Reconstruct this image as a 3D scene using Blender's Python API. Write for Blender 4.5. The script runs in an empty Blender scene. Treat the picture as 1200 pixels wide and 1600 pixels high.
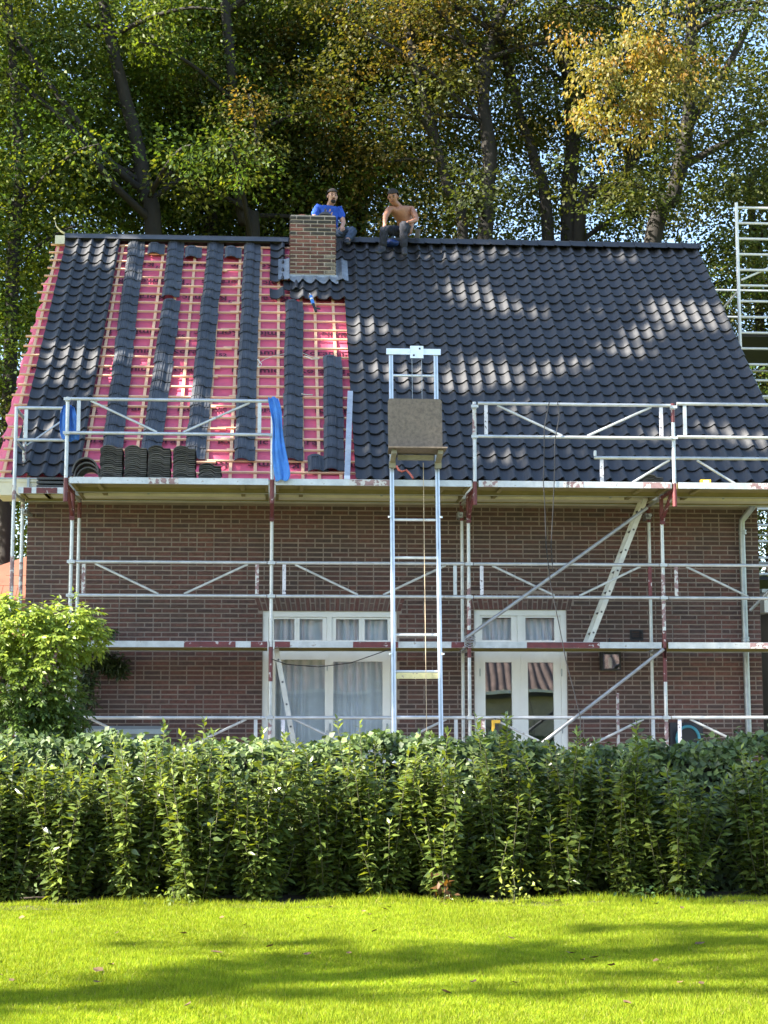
import bpy, bmesh, math, random
import numpy as np
from mathutils import Vector, Matrix, Quaternion
random.seed(7); RNG = np.random.default_rng(11)
SC = bpy.context.scene
COL = SC.collection
PI = math.pi

# ------------------------------------------------------------------ camera
CAM_LOC = Vector((2.5407, -20.9014, 1.0745))
_y, _p, _r = math.radians(3.7821), math.radians(7.4028), math.radians(-.0396)
_f = Vector((math.sin(_y) * math.cos(_p), math.cos(_y) * math.cos(_p), math.sin(_p)))
_rt = Vector((math.cos(_y), -math.sin(_y), 0)); _up = _rt.cross(_f)
_rr = _rt * math.cos(_r) + _up * math.sin(_r); _uu = -_rt * math.sin(_r) + _up * math.cos(_r)
cam_data = bpy.data.cameras.new('camera'); cam_data.sensor_fit = 'VERTICAL'; cam_data.sensor_height = 36
cam_data.lens = 2594.72 / 1600 * 36; cam_data.clip_start = .1; cam_data.clip_end = 2000
cam = bpy.data.objects.new('camera', cam_data); COL.objects.link(cam)
M = Matrix((_rr, _uu, -_f)).transposed().to_4x4(); M.translation = CAM_LOC
cam.matrix_world = M
SC.camera = cam

# ------------------------------------------------------------------ sky, sun, exposure
SUN_EL, SUN_AZ = math.radians(37), math.radians(18.0)     # sun stands left of the house, a little to the front
S = Vector((-math.cos(SUN_EL) * math.cos(SUN_AZ), -math.cos(SUN_EL) * math.sin(SUN_AZ), math.sin(SUN_EL)))
world = bpy.data.worlds.new('World'); SC.world = world; world.use_nodes = True
wn = world.node_tree.nodes; wl = world.node_tree.links; wn.clear()
sky = wn.new('ShaderNodeTexSky'); sky.sky_type = 'NISHITA'; sky.sun_disc = False
sky.sun_elevation = SUN_EL; sky.sun_rotation = math.radians(270) - SUN_AZ; sky.air_density = 1.0; sky.dust_density = .6
bg = wn.new('ShaderNodeBackground'); bg.inputs['Strength'].default_value = .092
wo = wn.new('ShaderNodeOutputWorld'); wl.new(sky.outputs[0], bg.inputs[0]); wl.new(bg.outputs[0], wo.inputs[0])
sun_d = bpy.data.lights.new('sun', 'SUN'); sun_d.energy = 5; sun_d.angle = math.radians(.53); sun_d.color = (1, .93, .82)
sun_o = bpy.data.objects.new('sun', sun_d); COL.objects.link(sun_o); sun_o.location = S * 60
sun_o.rotation_euler = S.to_track_quat('Z', 'Y').to_euler()
SC.view_settings.view_transform = 'Standard'; SC.view_settings.look = 'None'
SC.view_settings.gamma = 1; SC.view_settings.exposure = 2.45
SC.cycles.use_denoising = True
SC.cycles.max_bounces = 8; SC.cycles.transparent_max_bounces = 12
SC.cycles.sample_clamp_indirect = 8

# ------------------------------------------------------------------ helpers
BASE = {}
def link(o, parent=None):
    COL.objects.link(o)
    if parent is not None:
        o.parent = parent
        o.matrix_parent_inverse = Matrix.Translation(-BASE.get(parent.name, Vector((0, 0, 0))))
    return o
def tag(o, label=None, cat=None, group=None, kind=None):
    if label: o['label'] = label
    if cat: o['category'] = cat
    if group: o['group'] = group
    if kind: o['kind'] = kind
    return o
def thing(name, label, cat, loc=(0, 0, 0), group=None):
    o = bpy.data.objects.new(name, None); o.empty_display_size = .2; COL.objects.link(o); o.location = loc
    BASE[o.name] = Vector(loc)
    return tag(o, label, cat, group)
def V(*a): return Vector(a)
class MB:
    def __init__(s): s.v = []; s.f = []; s.m = []
    def add(s, vs, fs, mi=0):
        n = len(s.v); s.v += [tuple(v) for v in vs]; s.f += [tuple(i + n for i in f) for f in fs]; s.m += [mi] * len(fs); return s
    def box(s, lo, hi, mi=0):
        (a, b, c), (d, e, f) = lo, hi
        return s.add([(a, b, c), (d, b, c), (d, e, c), (a, e, c), (a, b, f), (d, b, f), (d, e, f), (a, e, f)],
                     [(0, 3, 2, 1), (4, 5, 6, 7), (0, 1, 5, 4), (1, 2, 6, 5), (2, 3, 7, 6), (3, 0, 4, 7)], mi)
    def bar(s, p0, p1, w, h, up=(0, 0, 1), mi=0):
        p0, p1 = Vector(p0), Vector(p1); d = (p1 - p0).normalized(); u = Vector(up)
        x = d.cross(u)
        if x.length < 1e-4: x = d.cross(Vector((1, 0, 0)))
        x.normalize(); u = x.cross(d); vs = []
        for p in (p0, p1):
            vs += [p - x * w / 2 - u * h / 2, p + x * w / 2 - u * h / 2, p + x * w / 2 + u * h / 2, p - x * w / 2 + u * h / 2]
        return s.add(vs, [(0, 1, 2, 3), (7, 6, 5, 4), (0, 4, 5, 1), (1, 5, 6, 2), (2, 6, 7, 3), (3, 7, 4, 0)], mi)
    def path(s, pts, rs, n=8, mi=0, cap=True, wob=0, flat=1):
        pts = [Vector(p) for p in pts]
        if not hasattr(rs, '__len__'): rs = [rs] * len(pts)
        vs, fs, prev = [], [], None
        for i, p in enumerate(pts):
            d = (pts[min(i + 1, len(pts) - 1)] - pts[max(i - 1, 0)]).normalized()
            x = prev - d * prev.dot(d) if prev is not None else d.cross(Vector((0, .3, 1)) if abs(d.z) < .9 else Vector((0, 1, 0)))
            if x.length < 1e-5: x = d.cross(Vector((1, .2, 0)))
            x.normalize(); prev = x; y = d.cross(x)
            for k in range(n):
                a = 2 * PI * k / n; r = rs[i] * (1 + (random.uniform(-wob, wob) if wob else 0))
                vs.append(p + x * math.cos(a) * r + y * math.sin(a) * r * flat)
        for i in range(len(pts) - 1):
            for k in range(n):
                a, b = i * n + k, i * n + (k + 1) % n; fs.append((a, b, b + n, a + n))
        if cap: fs += [tuple(range(n - 1, -1, -1)), tuple(range((len(pts) - 1) * n, len(pts) * n))]
        return s.add(vs, fs, mi)
    def tube(s, p0, p1, r, n=8, mi=0): return s.path([p0, p1], r, n, mi)
    def lathe(s, c, prof, n=16, mi=0):
        c = Vector(c); vs, fs = [], []
        for r, z in prof:
            for k in range(n): vs.append(c + V(r * math.cos(2 * PI * k / n), r * math.sin(2 * PI * k / n), z))
        for i in range(len(prof) - 1):
            for k in range(n): a, b = i * n + k, i * n + (k + 1) % n; fs.append((a, b, b + n, a + n))
        fs += [tuple(range(n - 1, -1, -1)), tuple(range((len(prof) - 1) * n, len(prof) * n))]
        return s.add(vs, fs, mi)
    def mesh(s, name, mats, smooth=False):
        me = bpy.data.meshes.new(name); me.from_pydata(s.v, [], s.f); me.validate()
        for m in (mats if isinstance(mats, (list, tuple)) else [mats]): me.materials.append(m)
        if len(me.materials) > 1 and len(me.polygons) == len(s.m): me.polygons.foreach_set('material_index', s.m)
        if smooth:
            me.polygons.foreach_set('use_smooth', [True] * len(me.polygons))
            if smooth != 'all': me.set_sharp_from_angle(angle=math.radians(40))
        me.update(); return me
    def build(s, name, mats, parent=None, smooth=False, **kw):
        o = bpy.data.objects.new(name, s.mesh(name, mats, smooth)); link(o, parent); return tag(o, **kw) if kw else o
def place(name, me, parent=None, mw=None, **kw):
    o = bpy.data.objects.new(name, me)
    if mw is not None: o.matrix_basis = mw
    link(o, parent); return tag(o, **kw) if kw else o

# ------------------------------------------------------------------ materials
def nodes(name):
    m = bpy.data.materials.new(name); m.use_nodes = True; nt = m.node_tree; b = nt.nodes['Principled BSDF']
    return m, nt, b
def mat(name, col, rough=.6, metal=0, var=.25, scale=6, bump=0, bscale=80, obj_rand=0, spots=None, spec=.5, stretch=None, isl=0):
    m, nt, b = nodes(name); N = nt.nodes; L = nt.links
    tc = N.new('ShaderNodeTexCoord'); vec = tc.outputs['Object']
    if stretch:
        mp = N.new('ShaderNodeMapping'); mp.inputs['Scale'].default_value = stretch; L.new(vec, mp.inputs[0]); vec = mp.outputs[0]
    no = N.new('ShaderNodeTexNoise'); no.inputs['Scale'].default_value = scale; no.inputs['Detail'].default_value = 6; no.inputs['Roughness'].default_value = .65
    L.new(vec, no.inputs['Vector'])
    r = N.new('ShaderNodeMapRange'); r.inputs[1].default_value = .3; r.inputs[2].default_value = .7; r.inputs[3].default_value = 1 - var; r.inputs[4].default_value = 1 + var
    L.new(no.outputs[0], r.inputs[0]); fac = r.outputs[0]
    if isl:
        gi = N.new('ShaderNodeNewGeometry'); r4 = N.new('ShaderNodeMapRange'); r4.inputs[3].default_value = 1 - isl; r4.inputs[4].default_value = 1 + isl
        L.new(gi.outputs['Random Per Island'], r4.inputs[0]); m4 = N.new('ShaderNodeMath'); m4.operation = 'MULTIPLY'; L.new(fac, m4.inputs[0]); L.new(r4.outputs[0], m4.inputs[1]); fac = m4.outputs[0]
    if obj_rand:
        oi = N.new('ShaderNodeObjectInfo'); r2 = N.new('ShaderNodeMapRange'); r2.inputs[3].default_value = 1 - obj_rand; r2.inputs[4].default_value = 1 + obj_rand
        L.new(oi.outputs['Random'], r2.inputs[0]); mm = N.new('ShaderNodeMath'); mm.operation = 'MULTIPLY'
        L.new(fac, mm.inputs[0]); L.new(r2.outputs[0], mm.inputs[1]); fac = mm.outputs[0]
    mx = N.new('ShaderNodeMix'); mx.data_type = 'RGBA'; mx.blend_type = 'MULTIPLY'; mx.inputs['Factor'].default_value = 1
    mx.inputs[6].default_value = (*col, 1); L.new(fac, mx.inputs[7]); out = mx.outputs[2]
    if spots:   # (colour, threshold, scale): worn patches with a shape of their own
        n2 = N.new('ShaderNodeTexNoise'); n2.inputs['Scale'].default_value = spots[2]; n2.inputs['Detail'].default_value = 5; L.new(vec, n2.inputs['Vector'])
        r3 = N.new('ShaderNodeMapRange'); r3.inputs[1].default_value = spots[1]; r3.inputs[2].default_value = spots[1] + .04; L.new(n2.outputs[0], r3.inputs[0])
        m2 = N.new('ShaderNodeMix'); m2.data_type = 'RGBA'; L.new(r3.outputs[0], m2.inputs['Factor']); L.new(out, m2.inputs[6]); m2.inputs[7].default_value = (*spots[0], 1); out = m2.outputs[2]
    L.new(out, b.inputs['Base Color'])
    b.inputs['Roughness'].default_value = rough; b.inputs['Metallic'].default_value = metal; b.inputs['Specular IOR Level'].default_value = spec
    rr = N.new('ShaderNodeMapRange'); rr.inputs[3].default_value = max(0, rough - .1); rr.inputs[4].default_value = min(1, rough + .12); L.new(no.outputs[0], rr.inputs[0]); L.new(rr.outputs[0], b.inputs['Roughness'])
    if bump:
        nb = N.new('ShaderNodeTexNoise'); nb.inputs['Scale'].default_value = bscale; nb.inputs['Detail'].default_value = 4; L.new(vec, nb.inputs['Vector'])
        bp = N.new('ShaderNodeBump'); bp.inputs['Strength'].default_value = bump; bp.inputs['Distance'].default_value = .01; L.new(nb.outputs[0], bp.inputs['Height']); L.new(bp.outputs[0], b.inputs['Normal'])
    return m
def tint_mat(name, rough=.6, bump=.3, bscale=70, var=.25, scale=25, gain=1, spec=.4, soot=None):
    m, nt, b = nodes(name); N = nt.nodes; L = nt.links
    at = N.new('ShaderNodeAttribute'); at.attribute_name = 'tint'; tc = N.new('ShaderNodeTexCoord')
    geo = N.new('ShaderNodeNewGeometry')
    no = N.new('ShaderNodeTexNoise'); no.inputs['Scale'].default_value = scale; no.inputs['Detail'].default_value = 5; L.new(geo.outputs['Position'], no.inputs['Vector'])
    r = N.new('ShaderNodeMapRange'); r.inputs[1].default_value = .3; r.inputs[2].default_value = .7; r.inputs[3].default_value = gain * (1 - var); r.inputs[4].default_value = gain * (1 + var); L.new(no.outputs[0], r.inputs[0])
    mx = N.new('ShaderNodeMix'); mx.data_type = 'RGBA'; mx.blend_type = 'MULTIPLY'; mx.inputs['Factor'].default_value = 1
    L.new(at.outputs['Color'], mx.inputs[6]); L.new(r.outputs[0], mx.inputs[7]); out = mx.outputs[2]
    if soot:
        n2 = N.new('ShaderNodeTexNoise'); n2.inputs['Scale'].default_value = soot[1]; n2.inputs['Detail'].default_value = 4; L.new(geo.outputs['Position'], n2.inputs['Vector'])
        r3 = N.new('ShaderNodeMapRange'); r3.inputs[1].default_value = soot[2]; r3.inputs[2].default_value = soot[2] + .2; r3.inputs[4].default_value = soot[3]; L.new(n2.outputs[0], r3.inputs[0])
        m2 = N.new('ShaderNodeMix'); m2.data_type = 'RGBA'; L.new(r3.outputs[0], m2.inputs['Factor']); L.new(out, m2.inputs[6]); m2.inputs[7].default_value = (*soot[0], 1); out = m2.outputs[2]
    L.new(out, b.inputs['Base Color']); b.inputs['Roughness'].default_value = rough; b.inputs['Specular IOR Level'].default_value = spec
    nb = N.new('ShaderNodeTexNoise'); nb.inputs['Scale'].default_value = bscale; L.new(geo.outputs['Position'], nb.inputs['Vector'])
    bp = N.new('ShaderNodeBump'); bp.inputs['Strength'].default_value = bump; bp.inputs['Distance'].default_value = .008; L.new(nb.outputs[0], bp.inputs['Height']); L.new(bp.outputs[0], b.inputs['Normal'])
    return m
def leaf_mat(name, rough=.4, trans=.35, tcol=(1.5, 1.45, .5), spec=.5):
    m, nt, b = nodes(name); N = nt.nodes; L = nt.links
    at = N.new('ShaderNodeAttribute'); at.attribute_name = 'tint'
    L.new(at.outputs['Color'], b.inputs['Base Color']); b.inputs['Roughness'].default_value = rough; b.inputs['Specular IOR Level'].default_value = spec
    tr = N.new('ShaderNodeBsdfTranslucent'); mx = N.new('ShaderNodeMix'); mx.data_type = 'RGBA'; mx.blend_type = 'MULTIPLY'; mx.inputs['Factor'].default_value = 1
    L.new(at.outputs['Color'], mx.inputs[6]); mx.inputs[7].default_value = (*tcol, 1); L.new(mx.outputs[2], tr.inputs[0])
    ms = N.new('ShaderNodeMixShader'); ms.inputs[0].default_value = trans; L.new(b.outputs[0], ms.inputs[1]); L.new(tr.outputs[0], ms.inputs[2])
    L.new(ms.outputs[0], N['Material Output'].inputs[0]); return m
def glass_mat(name, refl=.2):
    m, nt, b = nodes(name); N = nt.nodes; L = nt.links; N.remove(b)
    g = N.new('ShaderNodeBsdfGlossy'); g.inputs['Roughness'].default_value = .0; g.inputs[0].default_value = (.95, .97, 1, 1)
    t = N.new('ShaderNodeBsdfTransparent'); t.inputs[0].default_value = (.9, .93, .92, 1)
    lw = N.new('ShaderNodeFresnel'); lw.inputs[0].default_value = 1.5; ad = N.new('ShaderNodeMath'); ad.operation = 'ADD'; ad.use_clamp = True; ad.inputs[1].default_value = refl; L.new(lw.outputs[0], ad.inputs[0])
    tc = N.new('ShaderNodeTexCoord'); no = N.new('ShaderNodeTexNoise'); no.inputs['Scale'].default_value = 2.2; no.inputs['Detail'].default_value = 0; L.new(tc.outputs['Object'], no.inputs['Vector'])
    bp = N.new('ShaderNodeBump'); bp.inputs['Strength'].default_value = .05; bp.inputs['Distance'].default_value = .02; L.new(no.outputs[0], bp.inputs['Height']); L.new(bp.outputs[0], g.inputs['Normal'])
    ms = N.new('ShaderNodeMixShader'); L.new(ad.outputs[0], ms.inputs[0]); L.new(t.outputs[0], ms.inputs[1]); L.new(g.outputs[0], ms.inputs[2]); L.new(ms.outputs[0], N['Material Output'].inputs[0]); return m
def set_tint(me, cols):
    a = me.attributes.new('tint', 'FLOAT_COLOR', 'POINT'); c = np.ones((len(me.vertices), 4), np.float32); c[:, :3] = cols; a.data.foreach_set('color', c.ravel())

m_mortar = mat('mortar', (.25, .2, .17), .9, var=.2, scale=5, bump=.5, bscale=120)
m_brick = tint_mat('brick', .8, .5, 60, .3, 30, soot=((.05, .038, .032), .7, .42, .5))
m_chbrick = tint_mat('chimney_brick', .85, .6, 50, .3, 25, soot=((.035, .032, .028), 3.2, .47, .75))
m_chmortar = mat('chimney_mortar', (.36, .3, .25), .95, var=.3, scale=8, bump=.6, bscale=60)
m_white = mat('white_paint', (.72, .72, .68), .35, var=.05, scale=4)
m_cream = mat('cream_paint', (.62, .57, .42), .5, var=.12, scale=5)
m_zinc = mat('zinc', (.33, .36, .37), .45, .6, var=.2, scale=9)
m_galv = mat('galvanised_steel', (.47, .485, .49), .42, .55, var=.2, scale=7, bump=.15, bscale=90, spots=((.32, .3, .28), .66, 14))
m_alu = mat('aluminium', (.66, .7, .74), .38, .7, var=.15, scale=8)
m_red = mat('worn_red_paint', (.115, .022, .024), .5, var=.35, scale=10, spots=((.42, .38, .37), .62, 16))
m_redw = mat('faded_red_paint', (.24, .15, .15), .6, var=.35, scale=10, spots=((.5, .49, .47), .5, 18))
m_deckw = mat('deck_plywood', (.21, .175, .065), .8, var=.2, scale=5, stretch=(1, 5, 5))
m_tile = mat('anthracite_tile', (.012, .012, .013), .56, var=.25, scale=14, bump=.12, bscale=160, obj_rand=.2, spec=.85, isl=.4)
m_tileb = mat('tile_underside', (.045, .048, .054), .5, var=.5, scale=9, bump=.25, bscale=120, obj_rand=.3, spec=.6)
m_tilee = mat('stacked_tile', (.085, .08, .077), .6, var=.3, scale=20, bump=.2, bscale=120, obj_rand=.55)
m_batten = mat('pine_batten', (.68, .4, .24), .75, var=.16, scale=7, stretch=(1, 8, 8), obj_rand=.12)
m_text = mat('print_ink', (.07, .006, .02), .7, var=.1)
m_lead = mat('lead_flashing', (.24, .26, .28), .42, .45, var=.3, scale=9, bump=.6, bscale=18)
m_terra = mat('terracotta', (.36, .13, .08), .8, var=.3, scale=14)
m_dark = mat('black_rubber', (.015, .015, .017), .6, var=.2)
m_glass = glass_mat('window_glass', .0)
m_glass2 = glass_mat('door_glass', .09)
m_curtain = mat('net_curtain', (.8, .79, .86), .9, var=.1, scale=3)
m_ply = mat('plywood', (.15, .118, .09), .8, var=.35, scale=26, bump=.2, bscale=60)
m_blue = mat('blue_cloth', (.035, .13, .42), .85, var=.25, scale=9, bump=.4, bscale=25)
m_navy = mat('navy_work_trousers', (.022, .025, .042), .85, var=.3, scale=12)
m_inner = mat('plaster', (.3, .28, .25), .9, var=.1)
m_bark = mat('bark', (.018, .015, .012), .9, var=.45, scale=5, bump=1, bscale=14, stretch=(1, 1, .35))
m_stem = mat('green_stem', (.06, .06, .025), .8, var=.3, scale=9)
m_leaf = leaf_mat('tree_leaf', .5, .45, spec=.25)
m_laurel = leaf_mat('laurel_leaf', .26, .34, (1.7, 1.5, .35), spec=.7)
m_ivy = leaf_mat('ivy_leaf', .58, .2, (1.3, 1.4, .6), spec=.5)
m_wist = leaf_mat('wisteria_leaf', .42, .4, (1.5, 1.4, .4))
m_grass = leaf_mat('grass_blade', .6, .4, (1.4, 1.35, .3), spec=.1)
def membrane_mat():
    m = mat('roof_membrane', (.6, .095, .16), .62, var=.16, scale=2.2, bump=.5, bscale=9); return m
m_mem = membrane_mat()
GZ = -.3
# ------------------------------------------------------------------ ground
def lawn_mat():
    m, nt, b = nodes('lawn_turf'); N = nt.nodes; L = nt.links; tc = N.new('ShaderNodeTexCoord')
    n1 = N.new('ShaderNodeTexNoise'); n1.inputs['Scale'].default_value = .9; n1.inputs['Detail'].default_value = 6; L.new(tc.outputs['Object'], n1.inputs['Vector'])
    cr = N.new('ShaderNodeValToRGB'); cr.color_ramp.elements[0].position = .3; cr.color_ramp.elements[0].color = (.1, .125, .008, 1); cr.color_ramp.elements[1].position = .75; cr.color_ramp.elements[1].color = (.16, .19, .012, 1)
    L.new(n1.outputs[0], cr.inputs[0]); L.new(cr.outputs[0], b.inputs['Base Color']); b.inputs['Roughness'].default_value = .9
    n2 = N.new('ShaderNodeTexNoise'); n2.inputs['Scale'].default_value = 90; L.new(tc.outputs['Object'], n2.inputs['Vector']); bp = N.new('ShaderNodeBump'); bp.inputs['Strength'].default_value = .6; bp.inputs['Distance'].default_value = .03; L.new(n2.outputs[0], bp.inputs['Height']); L.new(bp.outputs[0], b.inputs['Normal'])
    return m
o = MB().add([(-400, -400, GZ), (400, -400, GZ), (400, 400, GZ), (-400, 400, GZ)], [(0, 1, 2, 3)]).build('lawn', lawn_mat(), kind='structure')
MB().box((-6, -5.6, GZ - .1), (14, 1.2, GZ + .12)).build('terrace', mat('paving', (.16, .15, .135), .9, var=.2, scale=3, bump=.3), kind='structure')
MB().add([(-4, -7.95, GZ + .012), (12, -7.9, GZ + .012), (12, -5.7, GZ + .012), (-4, -5.7, GZ + .012)], [(0, 1, 2, 3)]).build('soil_bed', mat('soil', (.045, .032, .022), .95, var=.4, scale=8, bump=.8, bscale=30), kind='structure')

# ------------------------------------------------------------------ house
W = 1.0155; XL, XR = -.707, 9.058; YB = 9.9
house = thing('brick_house', 'brown brick house with its dark tiled roof half stripped to red membrane', 'house', ((XL + XR) / 2, W, GZ))
BETA = math.radians(43.19); CB, SB = math.cos(BETA), math.sin(BETA); G = .2701; WT = .2102
def R(x, s, n=0): return V(x, .4894 + s * CB - n * SB, 4.3086 + s * SB + n * CB)   # point on the front roof slope
RM = Matrix.Rotation(BETA, 4, 'X')
def RMat(x, s, n=0, rz=0, rx=0): m = Matrix.Translation(R(x, s, n)) @ RM; return m @ Matrix.Rotation(rz, 4, 'Z') @ Matrix.Rotation(rx, 4, 'X')
RIDGE_S = 6.83
OP = [(2.392, 4.157, -.05, 2.602), (5.19, 6.424, -.05, 2.629)]
wall = MB()
xs = [XL, OP[0][0], OP[0][1], OP[1][0], OP[1][1], XR]; zs = [GZ, -.05, 2.602, 2.629, 4.3]
def inop(x, z): return any(a < x < b and c < z < d for a, b, c, d in OP)
for i in range(5):
    for j in range(4):
        if not inop((xs[i] + xs[i + 1]) / 2, (zs[j] + zs[j + 1]) / 2): wall.box((xs[i], W + .009, zs[j]), (xs[i + 1], W + .28, zs[j + 1]))
wall = wall.build('wall', m_mortar, house)
m_sidebrick, nt, b = nodes('side_wall_brick'); bt = nt.nodes.new('ShaderNodeTexBrick'); tcn = nt.nodes.new('ShaderNodeTexCoord'); mpn = nt.nodes.new('ShaderNodeMapping')
mpn.inputs['Rotation'].default_value = (PI / 2, 0, PI / 2); nt.links.new(tcn.outputs['Object'], mpn.inputs[0]); nt.links.new(mpn.outputs[0], bt.inputs['Vector'])
bt.inputs['Scale'].default_value = 1; bt.inputs['Brick Width'].default_value = .22; bt.inputs['Row Height'].default_value = .0625; bt.inputs['Mortar Size'].default_value = .006
bt.inputs['Color1'].default_value = (.13, .05, .04, 1); bt.inputs['Color2'].default_value = (.09, .04, .035, 1); bt.inputs['Mortar'].default_value = (.24, .2, .17, 1)
nt.links.new(bt.outputs[0], b.inputs['Base Color']); b.inputs['Roughness'].default_value = .85
for nm, x0, x1 in (('gable_wall', XL, XL + .28), ('gable_wall', XR - .28, XR)):
    yr = .4894 + RIDGE_S * CB; ez, rz = 4.5, 8.75; y0, y1 = W + .281, YB
    vs = [(x0, y0, GZ), (x0, y1, GZ), (x0, y1, ez), (x0, yr, rz), (x0, y0, ez)]; vs += [(x1, y, z) for _, y, z in vs]
    MB().add(vs, [(0, 4, 3, 2, 1), (5, 6, 7, 8, 9)] + [(i, (i + 1) % 5, (i + 1) % 5 + 5, i + 5) for i in range(5)]).build(nm, m_sidebrick, house)
MB().box((XL + .28, YB - .28, GZ), (XR - .28, YB, 4.5)).build('rear_wall', m_sidebrick, house)
MB().box((XL + .28, W + .28, -.08), (XR - .28, YB - .28, 0)).build('floor_slab', m_inner, house)
MB().box((XL + .28, 4.6, 0), (XR - .28, 4.7, 2.8)).build('inner_wall', m_inner, house)
MB().box((XL + .28, W + .28, 2.8), (XR - .28, YB - .28, 2.95)).build('ceiling', m_inner, house)
# --- facing bricks
TINTS = [(.8 * t[0] + .024, .8 * t[1] + .014, .8 * t[2] + .011) for t in [(.095, .042, .036), (.08, .038, .034), (.11, .046, .038), (.066, .036, .034), (.125, .052, .042), (.09, .05, .044), (.1, .038, .033), (.055, .033, .033)]]
def brick_geo(x0, x1, z0, z1, y, d=.02, c=.003, j=0):
    y += j
    return ([(x0, y + d, z0), (x1, y + d, z0), (x1, y + d, z1), (x0, y + d, z1), (x0 + c, y, z0 + c), (x1 - c, y, z0 + c), (x1 - c, y, z1 - c), (x0 + c, y, z1 - c)],
            [(4, 5, 6, 7), (0, 1, 5, 4), (1, 2, 6, 5), (2, 3, 7, 6), (3, 0, 4, 7)])
rows = []; CO = .0625; LINT = [(a - .06, b + .06, d, d + .215) for a, b, c, d in OP]
k = 0; z = GZ
while z + .05 < 4.02:
    x = XL + (0 if k % 2 else -.11); pat = k % 4
    while x < XR:
        ln = .21 if random.random() < .78 else .099
        a, bb = max(x, XL), min(x + ln, XR)
        segs = [(a, bb)]
        for (oa, ob, oc, od) in OP + LINT:
            if z + .05 > oc and z < od:
                ns = []
                for (p, q) in segs:
                    if q <= oa or p >= ob: ns.append((p, q))
                    else:
                        if p < oa - .03: ns.append((p, oa - .006))
                        if q > ob + .03: ns.append((ob + .006, q))
                segs = ns
        for p, q in segs:
            if q - p > .03: rows.append((p, q, z))
        x += ln + .0125
    z += CO; k += 1
bm_cache = {}; big = MB(); bigt = []; n_obj = 0
for (p, q, z) in rows:
    t = random.choice(TINTS)
    if abs(q - p - .21) < .001 and 2.95 < z < 4.0 and .15 < p < 7.2 and n_obj < 300:
        key = TINTS.index(t)
        if key not in bm_cache:
            me = MB().add(*brick_geo(0, .21, 0, .049, 0)).mesh('brick', m_brick); set_tint(me, t); bm_cache[key] = me
        ob = place('brick', bm_cache[key], wall, Matrix.Translation(V(p, W + random.uniform(-.002, .002), z))); n_obj += 1
    else:
        big.add(*brick_geo(p, q, z, z + .049, W, j=random.uniform(-.002, .002))); bigt += [t] * 8
o = big.build('brick_courses', m_brick, wall, kind='stuff'); set_tint(o.data, np.array(bigt))
# --- upright bricks over the openings
for (a, b_, c, d), (la, lb, lz0, lz1) in zip(OP, LINT):
    n = int((lb - la) / .0625); w = (lb - la) / n; cx = (la + lb) / 2
    for i in range(n):
        x0 = la + i * w + .005; x1 = la + (i + 1) * w - .006; sk = (x0 + x1) / 2 - cx; off = sk * .07
        t = random.choice(TINTS[:3] + TINTS[5:7]); halves = ((lz0 + .004, lz0 + .1), (lz0 + .112, lz1 - .005)) if i % 2 else ((lz0 + .004, lz1 - .005),)
        for h0, h1 in halves:
            vs, fs = brick_geo(x0, x1, h0, h1, W); vs = [(x + off * (z - lz0) / .2, y, z) for x, y, z in vs]
            me = MB().add(vs, fs).mesh('lintel_brick', m_brick); set_tint(me, tuple(1.25 * q for q in t)); place('lintel_brick', me, wall)

# --- windows
def ring(mb, x0, x1, z0, z1, w, y0, y1, wt=None, wb=None):
    wt = wt or w; wb = wb or w
    mb.box((x0, y0, z0), (x0 + w, y1, z1)); mb.box((x1 - w, y0, z0), (x1, y1, z1))
    mb.box((x0 + w, y0, z0), (x1 - w, y1, z0 + wb)); mb.box((x0 + w, y0, z1 - wt), (x1 - w, y1, z1)); return mb
def window(name, x0, x1, z0, z1, zt0, zt1, mull, lights, leaves, glass, curtain):
    o = MB(); ring(o, x0, x1, z0, z1, .075, W + .03, W + .13)
    o.box((x0 + .075, W + .032, zt0), (x1 - .075, W + .128, zt1))
    for m0, m1 in mull: o.box((m0, W + .034, zt1), (m1, W + .127, z1 - .075))
    o = o.build('window' if 'window' in name else 'french_door', m_white, house)
    for (a, b, c, d, l0, l1) in lights:   # opening top lights: sash and pane
        MB().box((l0, W + .05, c - .03), (a, W + .1, d + .024)).box((b, W + .05, c - .03), (l1, W + .1, d + .024)).box((a, W + .051, c - .03), (b, W + .099, c)).box((a, W + .051, d), (b, W + .099, d + .024)).build('sash', m_white, o)
        MB().box((a - .002, W + .072, c - .002), (b + .002, W + .078, d + .002)).build('pane', m_glass, o)
    for (a, b, c, d, l0, l1) in leaves:
        ring(MB(), l0, l1, .02, zt0 - .012, a - l0, W + .045, W + .1, wt=zt0 - .012 - d, wb=c - .02).build('sash', m_white, o) if abs((l1 - b) - (a - l0)) < .02 else MB().box((l0, W + .045, .02), (a, W + .1, zt0 - .012)).box((b, W + .045, .02), (l1, W + .1, zt0 - .012)).box((a, W + .046, .02), (b, W + .099, c)).box((a, W + .046, d), (b, W + .099, zt0 - .012)).build('sash', m_white, o)
        MB().box((a - .002, W + .07, c - .002), (b + .002, W + .078, d + .002)).build('pane', glass, o)
    if curtain:
        for (c0, c1, cz0, cz1) in curtain:
            n = int((c1 - c0) / .012); vs = []; fs = []
            for i in range(n + 1):
                x = c0 + (c1 - c0) * i / n; y = W + .2 + (.016 + .014 * math.sin(x * 7.3)) * math.sin(x * 62 + 3.2 * math.sin(x * 9) + 1.7 * math.sin(x * 3.1)) + .016 * math.sin(x * 23 + math.sin(x * 5))
                vs += [(x, y, cz0), (x, y + .004, cz1)]
            for i in range(n): fs.append((2 * i, 2 * i + 2, 2 * i + 3, 2 * i + 1))
            MB().add(vs, fs).build('curtain', m_curtain, o, smooth='all')
    return o
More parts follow.
